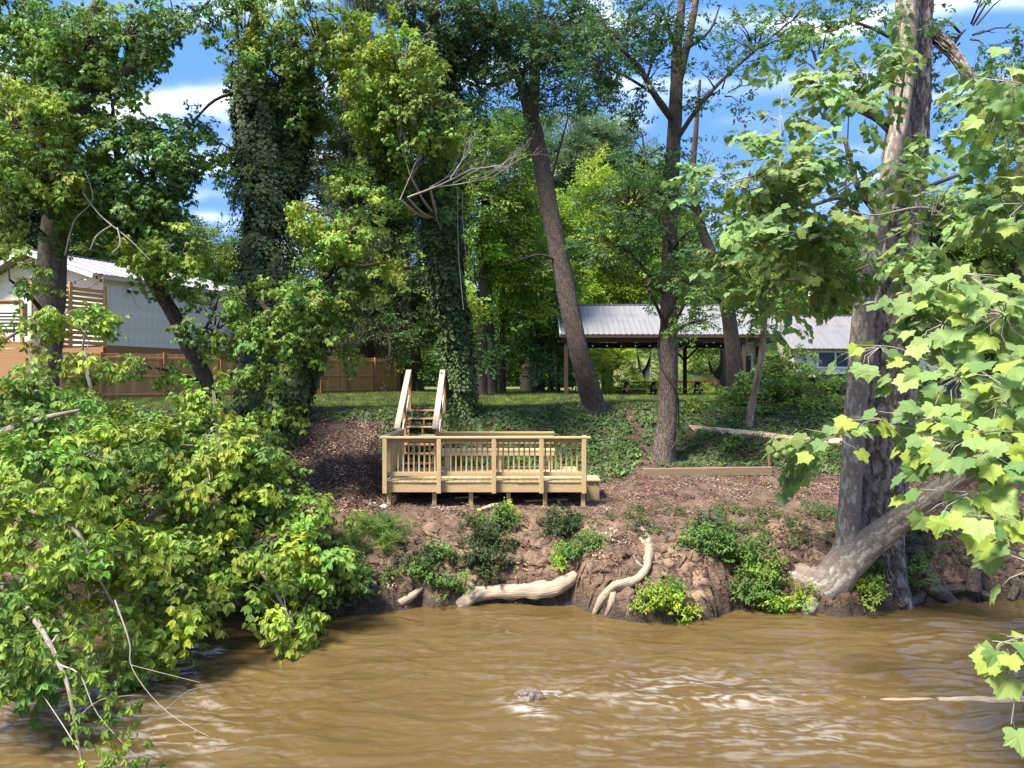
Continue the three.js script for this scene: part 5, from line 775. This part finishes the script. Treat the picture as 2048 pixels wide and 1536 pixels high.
tree({ name: 'box_elder', label: 'dark crooked trunk leaning left in front of the white house wall', seed: 43, bark: M.barkDark, seg: 18, step: 0.12, leaf: 'ashFine', flare: 0.15,
  stems: [[[425, 800, 16, 0.17], [405, 745, 16, 0.165], [375, 690, 16, 0.16], [345, 625, 16, 0.155], [310, 570, 16, 0.15], [285, 520, 16, 0.145], [270, 450, 16, 0.12], [245, 360, 16, 0.09], [230, 280, 16, 0.06], [225, 200, 16, 0.03]], [[275, 480, 16, 0.08], [330, 400, 16, 0.06], [390, 340, 16, 0.03]], [[385, 705, 16, 0.04], [420, 640, 15.9, 0.03], [440, 590, 15.8, 0.015]], [[300, 550, 16, 0.04], [320, 510, 15.6, 0.03], [340, 480, 15.4, 0.012]]],
  lobes: [[290, 330, 15.8, 90, 60, 1, 'maple', 0.9], [345, 300, 15.8, 45, 40, 0.7, 'oak', 0.5], [250, 430, 15.6, 80, 55, 0.9, 'maple', 1.0], [320, 420, 15.8, 50, 45, 0.8, 'maple', 0.8], [300, 500, 15.3, 45, 35, 0.5, 'bright', 0.9], [360, 500, 15.4, 50, 35, 0.6, 'bright', 0.7], [390, 540, 15.5, 40, 30, 0.5, 'ash', 0.6], [430, 650, 15.6, 50, 60, 0.6, 'ash', 0.7], [330, 600, 15.5, 25, 25, 0.4, 'ash', 0.5], [300, 270, 15.8, 60, 40, 0.8, 'maple', 0.6], [310, 735, 15, 35, 22, 0.4, 'ash', 0.7]],
  crown: { clump: 0.3, per: 6, scale: 0.95 } });
{ // bare grey twigs among the leaves of the leaning trunk
  const g = scene.getObjectByName('box_elder_001'), tw = [], r = rng(77), o = g.position;
  for (const pts of [[[130, 510, 14.6], [150, 440, 14.5], [185, 400, 14.4], [170, 340, 14.4]], [[165, 385, 14.4], [200, 430, 14.3], [260, 480, 14.2], [300, 520, 14.2]], [[225, 450, 14.2], [195, 470, 14.2], [180, 500, 14.2]], [[235, 455, 14.2], [240, 490, 14.1], [225, 505, 14.1]]]) tw.push(tube(pts.map(([px, py, d], i) => { const q = P(px, py, d); return [q.x - o.x, q.y - o.y, q.z - o.z, 0.016 - 0.003 * i]; }), { seg: 5, step: 0.1, cap: false, bend: (th, t, rr) => rr * 0.3 * n2(t * 6, th) }));
  part('bare_twigs', merged(tw), M.paleTwig, g).userData.kind = 'stuff';
}
// the overhanging mass at the lower left: three box elders rooted on the bank
const nearAsh = [];
function overhang(label, seed, foot, lobes, arms) {
  const [px, py, d] = foot, g = tree({ name: 'box_elder', label, seed, bark: M.plane, seg: 12, step: 0.15, leaf: 'ashFine', flare: 0.1, twigBark: M.paleTwig, stems: arms, lobes, crown: { clump: 0.3, per: 7, scale: 1.0, twigR: 0.009, thick: 0.55 } });
  return g;
}
const ov1 = overhang('box elder at the far left with bright leaves hanging low over the water', 51, [-160, 1100, 11.5],
  [[60, 960, 9.6, 110, 70, 0.8, 'bright', 1.1], [160, 900, 10.4, 110, 70, 0.9, 'ash', 1.1], [50, 840, 11, 90, 70, 0.9, 'ash', 1.1], [100, 1060, 9.0, 120, 60, 0.8, 'bright', 1.1], [40, 1150, 8.6, 90, 60, 0.7, 'ash', 1.1], [170, 1130, 9.0, 90, 55, 0.7, 'bright', 1.0], [60, 1240, 8.2, 80, 45, 0.6, 'ashDark', 0.9], [130, 1270, 8.0, 50, 30, 0.4, 'ash', 0.6], [30, 1330, 7.8, 40, 40, 0.4, 'ash', 0.7], [50, 770, 11.6, 80, 45, 0.9, 'ash', 0.9], [20, 670, 12, 40, 35, 0.5, 'bright', 0.5]],
  [[[-260, 1200, 11.4, 0.24], [-200, 1080, 11.2, 0.2], [-120, 960, 10.8, 0.15], [-20, 880, 10.4, 0.1], [80, 840, 10.2, 0.05], [160, 820, 10.2, 0.02]], [[-180, 1050, 11.1, 0.12], [-60, 1000, 10, 0.08], [60, 1020, 9.2, 0.05], [150, 1060, 8.9, 0.03], [200, 1160, 8.8, 0.015], [240, 1230, 8.8, 0.008]], [[-150, 1010, 11, 0.1], [-60, 1120, 9.4, 0.06], [40, 1200, 8.4, 0.04], [100, 1290, 7.6, 0.028], [135, 1370, 7.2, 0.02], [150, 1450, 7, 0.014], [170, 1560, 6.9, 0.008]], [[-220, 1100, 11.3, 0.1], [-120, 800, 11.6, 0.07], [-20, 700, 11.8, 0.04], [60, 650, 12, 0.02]]]);
const ov2 = overhang('box elder in the middle of the left bank spreading bright leaves', 53, [230, 1160, 11.8],
  [[240, 870, 12, 100, 40, 0.8, 'ash', 1.1], [170, 700, 12.2, 50, 60, 0.4, 'bright', 0.4], [130, 620, 12.2, 28, 20, 0.3, 'bright', 0.6], [330, 845, 12.4, 90, 30, 0.6, 'ash', 0.9], [280, 920, 11.4, 110, 60, 0.8, 'bright', 1.1], [400, 880, 12, 90, 35, 0.7, 'bright', 0.9], [260, 1020, 10.8, 110, 60, 0.8, 'ash', 1.1], [370, 980, 11.2, 90, 50, 0.7, 'bright', 0.9], [230, 1110, 10, 60, 50, 0.6, 'bright', 0.9], [320, 1110, 10.4, 70, 45, 0.6, 'ash', 0.7], [200, 1190, 9.4, 50, 40, 0.5, 'bright', 0.7], [340, 1240, 9.6, 40, 30, 0.4, 'bright', 0.7], [290, 1180, 9.8, 40, 30, 0.4, 'ash', 0.5], [290, 1290, 9.2, 30, 22, 0.3, 'bright', 0.6]],
  [[[200, 1225, 12.1, 0.16], [210, 1120, 11.9, 0.13], [230, 1010, 11.6, 0.1], [250, 900, 11.8, 0.06], [270, 820, 12, 0.03]], [[205, 1160, 12, 0.09], [280, 1060, 11, 0.06], [340, 1000, 10.8, 0.04], [420, 960, 11, 0.015]], [[215, 1090, 11.8, 0.06], [260, 1080, 10.4, 0.04], [290, 1140, 10, 0.025], [300, 1230, 9.8, 0.015], [310, 1280, 9.6, 0.008]], [[240, 960, 11.7, 0.05], [190, 800, 12, 0.035], [165, 700, 12.2, 0.02], [180, 640, 12.2, 0.008]]]);
const ov3 = overhang('box elder on the right of the left bank trailing a branch to the water', 57, [480, 1180, 12.1],
  [[480, 910, 12.4, 90, 45, 0.7, 'ash', 1.0], [560, 960, 12.4, 80, 45, 0.7, 'ashDark', 0.9], [450, 1000, 11.8, 80, 50, 0.7, 'bright', 0.9], [540, 1050, 11.6, 80, 45, 0.7, 'bright', 1.0], [620, 1020, 12, 50, 35, 0.5, 'bright', 0.7], [470, 1080, 11.2, 70, 45, 0.6, 'ash', 0.9], [520, 1105, 11, 90, 40, 0.6, 'bright', 1.1], [610, 1110, 11.4, 60, 40, 0.5, 'ash', 0.8], [490, 1160, 10.9, 50, 30, 0.5, 'ash', 1.0], [560, 1165, 10.8, 50, 35, 0.5, 'bright', 1.0], [580, 1225, 10.6, 30, 30, 0.3, 'bright', 0.9], [640, 1160, 11.6, 45, 45, 0.4, 'ash', 0.7], [430, 790, 13.4, 50, 28, 0.5, 'bright', 0.6], [640, 1060, 12.2, 40, 40, 0.4, 'ashDark', 0.7]],
  [[[470, 1235, 12.2, 0.14], [465, 1150, 12.1, 0.11], [475, 1060, 12, 0.08], [490, 960, 12.2, 0.05], [500, 900, 12.4, 0.02]], [[468, 1140, 12.1, 0.07], [530, 1080, 11.4, 0.05], [600, 1060, 11.6, 0.03], [650, 1080, 11.8, 0.01]], [[470, 1120, 12, 0.06], [520, 1140, 11, 0.04], [560, 1200, 10.8, 0.025], [590, 1260, 10.6, 0.01]], [[480, 1030, 12, 0.05], [440, 900, 12.8, 0.035], [425, 780, 13.3, 0.012]]]);
{ // nearest leaves of the left overhang, each one by itself
  const r = rng(61), list = [];
  const put = (px, py, d, rx, ry, rz, n, s = 0.085) => { const c = P(px, py, d); for (let i = 0; i < n; i++) { const u = V(r() * 2 - 1, r() * 2 - 1, r() * 2 - 1); list.push([V(c.x + u.x * px2m(rx, d), c.y + u.y * px2m(ry, d), c.z + u.z * rz), V(u.x + 0.25, -0.25, u.z + 0.4).normalize(), s]); } };
  put(130, 1095, 8.3, 90, 50, 0.4, 44); put(50, 1010, 8.6, 70, 50, 0.4, 30); put(170, 1250, 7.9, 40, 22, 0.3, 18); put(35, 1190, 7.8, 50, 60, 0.3, 26); put(90, 1300, 7.3, 50, 20, 0.2, 16); put(25, 1350, 7.2, 30, 45, 0.2, 16); put(200, 960, 9, 80, 50, 0.4, 30);
  put(180, 1350, 7.1, 60, 25, 0.25, 26, 0.07); put(195, 1420, 7, 55, 35, 0.25, 34, 0.065); put(235, 1475, 6.9, 50, 25, 0.25, 30, 0.065); put(265, 1520, 6.9, 50, 20, 0.2, 24, 0.065); put(265, 1400, 7.1, 20, 20, 0.15, 6, 0.065);
  const tw = []; for (const pts of [[[120, 1330, 7.3, 0.01], [160, 1350, 7.1, 0.008], [190, 1420, 7, 0.006], [240, 1480, 6.95, 0.004], [290, 1530, 6.9, 0.003]], [[150, 1440, 7, 0.007], [200, 1400, 7, 0.005], [270, 1390, 7.1, 0.003]], [[230, 1200, 8.6, 0.012], [260, 1290, 8.3, 0.008], [262, 1330, 8.2, 0.005], [330, 1420, 8, 0.004], [470, 1500, 7.8, 0.002]], [[262, 1330, 8.2, 0.004], [340, 1350, 8.1, 0.003], [400, 1365, 8, 0.002]], [[330, 1420, 8, 0.003], [380, 1380, 8, 0.002], [430, 1372, 8, 0.001]]]) tw.push(tube(pts.map(([px, py, d, rr]) => { const p = P(px, py, d); return [p.x - ov1.position.x, p.y - ov1.position.y, p.z - ov1.position.z, rr]; }), { seg: 5, step: 0.12, cap: false }));
  part('twigs', merged(tw), M.paleTwig, ov1).userData.kind = 'stuff';
  singleLeaves(ov1, list.slice(0, 300), ashLeaves, ashMats, 62, 0.55);
}
// ---------- woods beyond the lawn ----------
{
  const r = rng(91), tip = (l) => Math.min(...l.map((q) => q[1] - q[3] * 0.3));
  const back = (label, px, base, d, rad, lean, hue, lobes, leaf = 'far') => tree({ name: 'woodland_tree', label, seed: Math.round(px + d), bark: M.barkDark, seg: 12, step: 0.5, leaf, flare: 0.2, group: 'trees beyond the lawn',
    stems: [[[px, base, d, rad], [px + lean * 0.3, base - 90, d, rad * 0.85], [px + lean * 0.7, lerp(base, tip(lobes), 0.5), d, rad * 0.65], [px + lean, lerp(base, tip(lobes), 0.85), d, rad * 0.35], [px + lean * 1.1, tip(lobes), d, rad * 0.12]]], lobes: lobes.map(([x, y, rx, ry, rz, h, q]) => [x, y, d + (r() - 0.5) * 1.5, rx, ry, rz, h ?? hue, q ?? 0.8]), crown: { clump: 0.85, per: 15, scale: 1.0, twigR: 0.03, thick: 1.5 } });
  back('background trunk just left of the ivy column by the stairs', 838, 790, 38, 0.3, -25, 'ashDark', [[830, 480, 70, 80, 2], [800, 620, 60, 60, 1.8, 'dark'], [850, 690, 40, 40, 1.5, 'maple', 0.5]]);
  back('background trunk first to the right of the ivy column', 962, 798, 31, 0.3, 6, 'ash', [[975, 420, 90, 80, 2, 'ash'], [950, 560, 60, 60, 1.6, 'lime', 0.8], [990, 320, 80, 60, 2, 'ash', 0.8], [985, 640, 40, 50, 1.4, 'ashDark', 0.5]]);
  back('background forked trunk with a bare crooked limb', 985, 795, 32.5, 0.26, -14, 'ashDark', [[1010, 480, 60, 70, 1.8, 'ash'], [1000, 250, 60, 50, 2, 'oak', 0.6], [930, 330, 50, 60, 1.6, 'ash', 0.6], [1000, 700, 30, 40, 1.2, 'maple', 0.4]]);
  back('straight brown background trunk left of the yard ornament', 1003, 796, 33.5, 0.22, 4, 'maple', [[1040, 560, 70, 70, 2, 'lime'], [1060, 640, 60, 50, 1.8, 'ash', 0.7]]);
  back('background trunk leaning right with a forked foot', 1052, 786, 40, 0.36, 25, 'lime', [[1100, 600, 70, 70, 2.4, 'lime', 0.8], [1060, 480, 80, 70, 2.6, 'lime', 0.8]]);
  back('background trunk right beside the yard ornament', 1080, 797, 34.5, 0.24, 2, 'ash', [[1090, 660, 60, 50, 1.8, 'maple'], [1080, 540, 60, 60, 1.8, 'ash', 0.7], [1110, 720, 40, 40, 1.4, 'grey', 0.5]]);
  back('thin background trunk left of the pavilion post', 1102, 796, 37, 0.16, 0, 'ash', [[1110, 620, 40, 60, 1.6, 'lime', 0.6]]);
  back('bright green background tree above the left of the pavilion roof', 1215, 780, 42, 0.35, 0, 'lime', [[1180, 480, 100, 90, 3, 'lime', 1.0], [1250, 420, 90, 80, 3, 'lime', 0.9], [1140, 400, 80, 70, 2.6, 'lime', 0.7], [1270, 530, 90, 70, 3, 'lime', 0.9], [1190, 580, 90, 40, 2.5, 'lime', 0.9], [1310, 480, 70, 80, 2.4, 'lime', 0.7]]);
  back('greyish tall background tree under the blue sky', 1130, 770, 62, 0.5, 10, 'grey', [[1130, 310, 80, 70, 4, 'grey', 0.9], [1190, 330, 70, 60, 4, 'grey', 0.8], [1040, 270, 60, 50, 3.4, 'grey', 0.7], [1100, 420, 120, 60, 4, 'grey', 0.8], [1215, 265, 40, 40, 3, 'grey', 0.7]]);
  back('greyish far tree right of the leaning trunk', 1240, 770, 66, 0.5, 0, 'grey', [[1240, 330, 60, 70, 4, 'grey', 0.8], [1290, 400, 70, 60, 4, 'grey', 0.7], [1330, 480, 70, 70, 4, 'maple', 0.6]]);
  back('background tree above the right of the pavilion roof', 1450, 770, 46, 0.35, 0, 'ash', [[1440, 560, 90, 40, 3, 'lime', 0.7], [1350, 560, 60, 50, 2.4, 'ash', 0.6], [1520, 590, 60, 40, 2.4, 'ash', 0.7]]);
  back('background tree over the shed chimney', 1610, 770, 48, 0.35, 0, 'ash', [[1600, 590, 90, 45, 3, 'lime', 0.9], [1690, 570, 80, 60, 3, 'ash', 0.9], [1640, 520, 80, 50, 3, 'maple', 0.7], [1740, 610, 60, 40, 2.5, 'lime', 0.7]]);
  back('background tree right of the massive trunk', 1880, 770, 44, 0.4, 0, 'ashDark', [[1870, 490, 70, 60, 2.6, 'dark', 0.9], [1940, 460, 80, 60, 3, 'ash', 0.8], [1900, 570, 110, 60, 3, 'ash', 0.9], [2000, 520, 90, 70, 3, 'ashDark', 0.9], [1860, 680, 80, 60, 2.4, 'maple', 0.9], [1980, 650, 100, 80, 3, 'ash', 0.8]]);
  back('background tree at the right edge of the picture', 2040, 780, 40, 0.4, 0, 'ash', [[2040, 420, 60, 80, 2.6, 'ash', 0.8], [2060, 250, 60, 90, 2.6, 'maple', 0.7], [2040, 720, 80, 80, 2.4, 'ashDark', 0.9]]);
  back('light background tree behind the far end of the white house', 450, 790, 50, 0.4, 0, 'ash', [[440, 560, 60, 50, 2.6, 'lime', 0.8], [480, 520, 40, 45, 2.4, 'ash', 0.8], [400, 530, 40, 40, 2.4, 'grey', 0.7], [500, 620, 40, 60, 2, 'lime', 0.7], [420, 490, 30, 30, 2, 'ash', 0.6]]);
  back('dark background tree above the white house roof', 160, 790, 44, 0.5, 0, 'dark', [[60, 450, 90, 60, 3, 'dark', 1.0], [160, 470, 90, 60, 3, 'dark', 1.0], [250, 500, 80, 45, 2.6, 'ashDark', 0.9], [30, 350, 80, 70, 3, 'dark', 1.0], [130, 380, 80, 70, 3, 'dark', 0.9], [330, 480, 60, 50, 2.4, 'dark', 0.8]]);
  back('dark background tree at the left edge behind the porch', -20, 790, 42, 0.5, 0, 'dark', [[-10, 480, 60, 80, 2.6, 'dark', 0.9], [0, 250, 70, 90, 2.6, 'ashDark', 0.9], [10, 620, 40, 60, 2, 'dark', 0.6]]);
  back('dark tree behind the spruce', 690, 790, 40, 0.4, 0, 'dark', [[680, 300, 90, 80, 2.6, 'dark', 1.0], [700, 450, 100, 80, 2.6, 'dark', 1.0], [650, 580, 70, 70, 2.4, 'ashDark', 0.9], [760, 380, 70, 80, 2.6, 'ashDark', 0.9], [780, 200, 70, 80, 2.4, 'dark', 0.9], [770, 560, 60, 60, 2.2, 'ashDark', 0.8]]);
  // far wood that closes the view
  const far = [], q = rng(95);
  for (let i = 0; i < 12000; i++) { const d = 58 + q() * 26, px = -250 + q() * 2550, x = X(px, d), hgt = 11 + 4 * n2(x * 0.12, 3), gyy = ground(x, d), y = gyy + q() * Math.min(hgt, 3 + hgt * (0.55 + 0.45 * n2(x * 0.2, 8))); if (px > 1340 && px < 1470 && y < gyy + 2) continue; const a = q() * 6.283; far.push([V(x, y, -d), V(Math.cos(a), 0.1, Math.sin(a)), 2.1, q() < 0.5 ? 'ashDark' : q() < 0.5 ? 'ash' : 'maple']); }
  const fw = new THREE.Group(); fw.name = 'far_wood'; fw.position.set(0, 0, 0); scene.add(fw); tag(fw, 'distant dark wood closing the view behind the lawn', 'wood', null, 'stuff');
  foliage(fw, far, 'far', { seed: 6 });
}
// ---------- shrubs and bank plants ----------
bush('large_shrub', 'big dark green shrub in front of the shed', [[1600, 785, 21, 90, 50, 0.9, 'ash', 1.2], [1520, 795, 20.8, 60, 50, 0.8, 'maple', 1.1], [1570, 735, 21.2, 50, 40, 0.7, 'ash', 1.0], [1660, 812, 20.8, 60, 40, 0.7, 'ashDark', 1.1], [1480, 825, 20.4, 45, 25, 0.6, 'maple', 1.0], [1620, 838, 20.2, 60, 20, 0.5, 'ashDark', 1.0], [1540, 838, 20.2, 50, 18, 0.4, 'maple', 0.8], [1690, 790, 21, 40, 35, 0.6, 'ash', 0.9]], 'ash', { seed: 201, clump: 0.34, per: 8, scale: 0.85 });
bush('low_shrub', 'low leafy shrub on the slope left of the dirt path', [[1420, 826, 20.2, 45, 20, 0.5, 'maple', 1.1], [1390, 812, 20.6, 40, 16, 0.5, 'ash', 1.0]], 'small', { seed: 203, clump: 0.28, scale: 0.8 });
bush('sumac_thicket', 'pale feathery-leaved thicket seen through the pavilion', [[1235, 740, 38.5, 60, 45, 1.2, 'lime', 1.3], [1290, 730, 39, 50, 45, 1.2, [0.15, 0.24, 0.06], 1.1], [1210, 700, 39.5, 40, 40, 1, 'lime', 1.0], [1250, 780, 37.6, 50, 16, 0.8, 'ash', 1.0]], 'sumac', { seed: 205, clump: 0.6, per: 9, scale: 1.5 });
bush('hillside_shrub', 'round green shrub on the bright hillside behind the striped hammock', [[1420, 700, 52, 50, 25, 2, 'ash', 1.2], [1470, 690, 52, 40, 30, 2, 'maple', 1.0], [1380, 690, 54, 30, 30, 2, 'ash', 0.8]], 'far', { seed: 207, clump: 0.8, per: 8, scale: 1.0 });
{
  const flowers = thing('daylily_bed', 'bed of orange daylilies beyond the picnic tables', 'flowers', [X(1375, 42), ground(X(1375, 42), 42), -42]), r = rng(12), a = [], b = [];
  for (let i = 0; i < 80; i++) { const x = X(1325 + r() * 100, 42), d = 40.5 + r() * 2.5; a.push([V(x, ground(x, d), -d), UP, 2.2, 'lime']); b.push([V(x + (r() - 0.5) * 0.3, ground(x, d) + 0.55 + r() * 0.25, -d), V(r() - 0.5, 0.4, r() - 0.3).normalize(), 0.55, [0.7, 0.2, 0.03]]); }
  foliage(flowers, a, 'tuft', { seed: 3, upright: true, name: 'leaves' }); foliage(flowers, b, 'ivy', { seed: 4, name: 'blossoms' });
}
const bankBush = (label, lobes, kind, seed, o = {}) => bush('bank_plant', label, lobes.map(([px, py, d, ...e]) => [px, py, py < 1232 ? Math.min(hit(px, py), 15) - 0.08 : d, ...e]), kind, { seed, clump: 0.2, per: 5, scale: 0.62, category: 'plant', group: 'plants on the eroded bank', ...o });
bankBush('dark leafy vine clump hanging on the bank below the middle of the deck', [[985, 1090, 13, 55, 40, 0.15, 'ivy', 1.1], [1000, 1050, 13.2, 45, 25, 0.15, 'weed', 1.0], [960, 1130, 12.8, 40, 30, 0.12, 'ivy', 0.9], [1000, 1140, 12.7, 30, 25, 0.1, 'ivyGrey', 0.8]], 'weed', 211);
bankBush('leafy vine clump on the bank below the right of the deck', [[1140, 1070, 13, 60, 35, 0.15, 'ivy', 1.1], [1110, 1050, 13.2, 40, 20, 0.12, 'ivyGrey', 0.9], [1170, 1100, 12.9, 35, 25, 0.1, 'weed', 0.9], [1120, 1125, 12.7, 25, 15, 0.08, 'lime', 0.5]], 'weed', 213);
bankBush('small weed growing at the foot of the deck posts', [[1015, 1035, 13.6, 16, 10, 0.1, 'lime', 1.0], [950, 1045, 13.5, 25, 10, 0.1, 'ivy', 0.8]], 'weed', 215);
bankBush('leafy plants at the water left of the driftwood log', [[870, 1150, 12.5, 45, 30, 0.15, 'weed', 1.0], [905, 1180, 12.3, 30, 25, 0.12, 'ash', 0.9], [840, 1130, 12.7, 40, 25, 0.12, 'ivy', 0.9], [885, 1105, 12.9, 25, 20, 0.1, 'weed', 0.7]], 'weed', 217);
bankBush('tall grassy clump on the bank left of the deck', [[735, 1050, 13.4, 60, 25, 0.4, 'ash', 1.2], [700, 1090, 13, 40, 25, 0.3, 'ashDark', 1.0], [770, 1080, 13, 30, 20, 0.2, 'ash', 0.7]], 'tuft', 219, { scale: 0.8 });
bankBush('dark green plants at the waterline right of the overhanging branch', [[690, 1190, 12.3, 45, 30, 0.2, 'ivyGrey', 1.2], [740, 1160, 12.5, 50, 30, 0.2, 'weed', 0.8], [660, 1140, 12.6, 40, 30, 0.2, 'ivy', 1.0], [640, 1215, 12.1, 40, 15, 0.15, 'weed', 1.0]], 'weed', 221);
bankBush('bright plants hanging to the water right of the bleached root', [[1330, 1215, 11.85, 40, 25, 0.12, 'lime', 0.9], [1300, 1190, 12, 30, 20, 0.1, 'bright', 0.8], [1370, 1235, 11.8, 28, 12, 0.1, 'lime', 0.9], [1360, 1190, 12.1, 35, 20, 0.1, 'ash', 0.7]], 'weed', 223);
bankBush('rounded dark plant on the bank right of the bleached root', [[1405, 1090, 12.9, 40, 35, 0.2, 'weed', 1.3], [1430, 1060, 13.1, 35, 15, 0.15, 'ivyGrey', 0.8]], 'weed', 225, { scale: 0.75 });
bankBush('leafy plant spilling down the bank beside the pale tree', [[1490, 1120, 12.7, 50, 30, 0.2, 'weed', 1.2], [1530, 1160, 12.5, 40, 30, 0.15, 'ash', 1.1], [1510, 1185, 12.3, 40, 20, 0.12, 'weed', 1.0], [1450, 1100, 12.9, 40, 20, 0.2, 'weed', 0.9], [1545, 1230, 12.1, 18, 12, 0.08, 'lime', 0.8]], 'weed', 227, { scale: 0.7 });
bankBush('bright fern-like plant between the pale stem and the massive trunk', [[1735, 1190, 12.1, 32, 22, 0.12, 'bright', 1.2], [1745, 1150, 12.3, 20, 25, 0.1, 'weed', 0.8]], 'weed', 229);
bankBush('low plants on the shaded bank right of the massive trunk', [[1825, 1165, 12.5, 30, 25, 0.12, 'weed', 0.9], [1860, 1130, 12.7, 30, 15, 0.12, 'weed', 0.6], [1820, 1060, 13.2, 25, 35, 0.1, 'ivy', 0.6]], 'weed', 231);
bankBush('young plants around the foot of the pale tree', [[1600, 1195, 12.05, 25, 14, 0.08, 'bright', 0.8], [1700, 1060, 13.2, 20, 30, 0.1, 'ivyGrey', 0.6]], 'weed', 233);
{ // rootlets and dead vines trailing down the cut bank
  const r = rng(611), tw = [];
  for (let i = 0; i < 260; i++) {
    const px = 640 + r() * 1400, py = 1040 + r() * 150, L = 20 + r() * 70, lean = (r() - 0.5) * 60, rad = r() < 0.12 ? 0.02 + r() * 0.02 : 0.003 + r() * 0.008, pts = [];
    for (let k = 0; k <= 4; k++) { const t = k / 4, x = px + lean * t + 10 * n2(i, t * 3), y = Math.min(py + L * t * (0.8 + 0.4 * r()), 1225), d = hit(x, y); if (d > 20) break; const q = P(x, y, d - rad * 0.3 - 0.03 * Math.sin(t * 3.14) * r()); pts.push([q.x, q.y, q.z, rad * (1 - 0.6 * t)]); }
    if (pts.length > 2) tw.push(tube(pts, { seg: 5, step: 0.08, tile: 0.3, cap: false, bend: rad > 0.015 ? bent(i, 0.2) : undefined }));
  }
  const m = part('bank_rootlets', merged(tw), M.rootlet, scene); tag(m, 'tangle of thin roots and dead vines on the cut bank', 'roots', null, 'stuff');
}
// ---------- ground cover ----------
{
  const r = rng(301), ivy = [], litter = [], lawn = [], weeds = [];
  const nrm = (x, d) => { const e = 0.08; return V(ground(x - e, d) - ground(x + e, d), 2 * e, -(ground(x, d - e) - ground(x, d + e))).normalize(); };
  for (let i = 0; i < 22000; i++) {
    const x = -11 + r() * 23, d = 13.6 + r() * 8.2, f = along(FOOT, x), c = along(CREST, x), n = fbm2(x * 0.8 + 3, d * 0.8, 3), y = ground(x, d);
    let dens = sstep(f - 0.1, f + 0.5, d) * (1 - sstep(c + 0.2, c + 1.1, d + n * 0.6));
    if (x < -2.75) { dens *= sstep(15.8, 17.6, d + n); const px = 1024 + x * F / d, py = 768 + (EYE - y) * F / d; if (px > 585 && px < 765 && py > 838) dens = 0; }
    if (x > -2.75 && x < -1.8 && d < 18.9) dens *= 0.4;
    const trail = Math.abs(x - 3.35 - 0.1 * n); if (trail < 0.22 && d > 16.4) dens *= 0.12;
    if (x > 4.6 && Math.abs(d - along(PATHD, x)) < 0.34) dens = 0;
    if (d < 17.3 && x > -2.7 && x < 1.6) dens = 0;
    dens *= 0.45 + 0.75 * sstep(-0.35, 0.15, fbm2(x * 1.7, d * 1.7 + 8, 3));
    if (r() < dens) ivy.push([V(x, y + 0.01, -d), nrm(x, d), 0.95, n > 0.15 ? 'ivyGrey' : r() < 0.12 ? 'weed' : 'ivy']);
  }
  for (let i = 0; i < 16000; i++) {
    const x = -11 + r() * 22, d = 12.3 + r() * 8.2, t = d - shore(x), f = along(FOOT, x), c = along(CREST, x), n = fbm2(x * 1.3, d * 1.3 + 20, 3), y = ground(x, d); if (t < 0.12 || d > c + 0.3) continue;
    let dens = 0.12 + 0.5 * sstep(-0.1, 0.35, n); if (x < -2.7 && d > 14.2) dens = 1; if (x > 2 && d > 15 && d < 17.4) dens = 0.5 + 0.4 * sstep(0, 0.3, n); if (d > f) dens *= 0.8; if (t < 1.3) dens *= 0.8; if (x > 6.5 && d > 13.4) dens = 0.8;
    if (x > 4.6 && Math.abs(d - along(PATHD, x)) < 0.3) dens = 0.03;
    if (r() < dens) { const q = r(); litter.push([V(x, y + 0.008, -d), nrm(x, d), x < -2.7 ? 1.0 : 0.75, q < 0.14 ? [0.36, 0.26, 0.17] : q < 0.55 ? 'chip' : 'brown']); }
  }
  for (let i = 0; i < 30000; i++) { const u = r(), d = 17.8 + u * u * 26, x = -15 + r() * 30, c = along(CREST, x), n = fbm2(x * 0.7, d * 0.7, 3); if (d + n * 0.8 < c + 0.15) continue; lawn.push([V(x, ground(x, d), -d), UP, d > 26 ? 1.9 : 1.25, n > 0.1 ? 'lawn' : n > -0.1 ? [0.1, 0.16, 0.03] : [0.15, 0.16, 0.05]]); }
  for (let i = 0; i < 2600; i++) { // sparse low weeds along the bank top
    const x = -2.5 + r() * 11, d = 12.9 + r() * 2.6, t = d - shore(x), n = fbm2(x * 1.1 + 40, d * 1.1, 3); if (t < 0.2) continue; const px = 1024 + x * F / d; let dens = px > 1250 ? sstep(-0.15, 0.3, n + 0.12) * (1 - sstep(14.0, 14.8, d)) : sstep(0.15, 0.4, n) * 0.5 * (1 - sstep(13.6, 14.1, d)); if (r() < dens * 0.8) weeds.push([V(x, ground(x, d), -d), nrm(x, d).add(UP).normalize(), 0.34 + r() * 0.2, r() < 0.4 ? [0.13, 0.15, 0.04] : r() < 0.5 ? 'weed' : 'ivyGrey']);
  }
  const cover = (name, label, cat, list, kind, opt) => { const g = new THREE.Group(); g.name = name; scene.add(g); tag(g, label, cat, null, 'stuff'); foliage(g, list, kind, { upright: true, tilt: 0.25, ...opt }); };
  cover('ground_ivy', 'dark green ivy covering the slope below the lawn', 'ivy', ivy, 'ivy', { mat: LEAF.ivy, seed: 302, vary: 0.4 });
  cover('leaf_litter', 'brown fallen leaves and bark chips on the bare bank', 'leaf litter', litter, 'litter', { mat: LEAF.dry, seed: 303, vary: 0.45 });
  cover('lawn_grass', 'short bright grass of the lawn above the bank', 'grass', lawn, 'grass', { seed: 304, tilt: 0.3 });
  cover('bank_weeds', 'sparse yellowish weeds along the top of the eroded bank', 'weeds', weeds, 'weed', { seed: 305, tilt: 0.5 });
}
renderer.render(scene, camera);
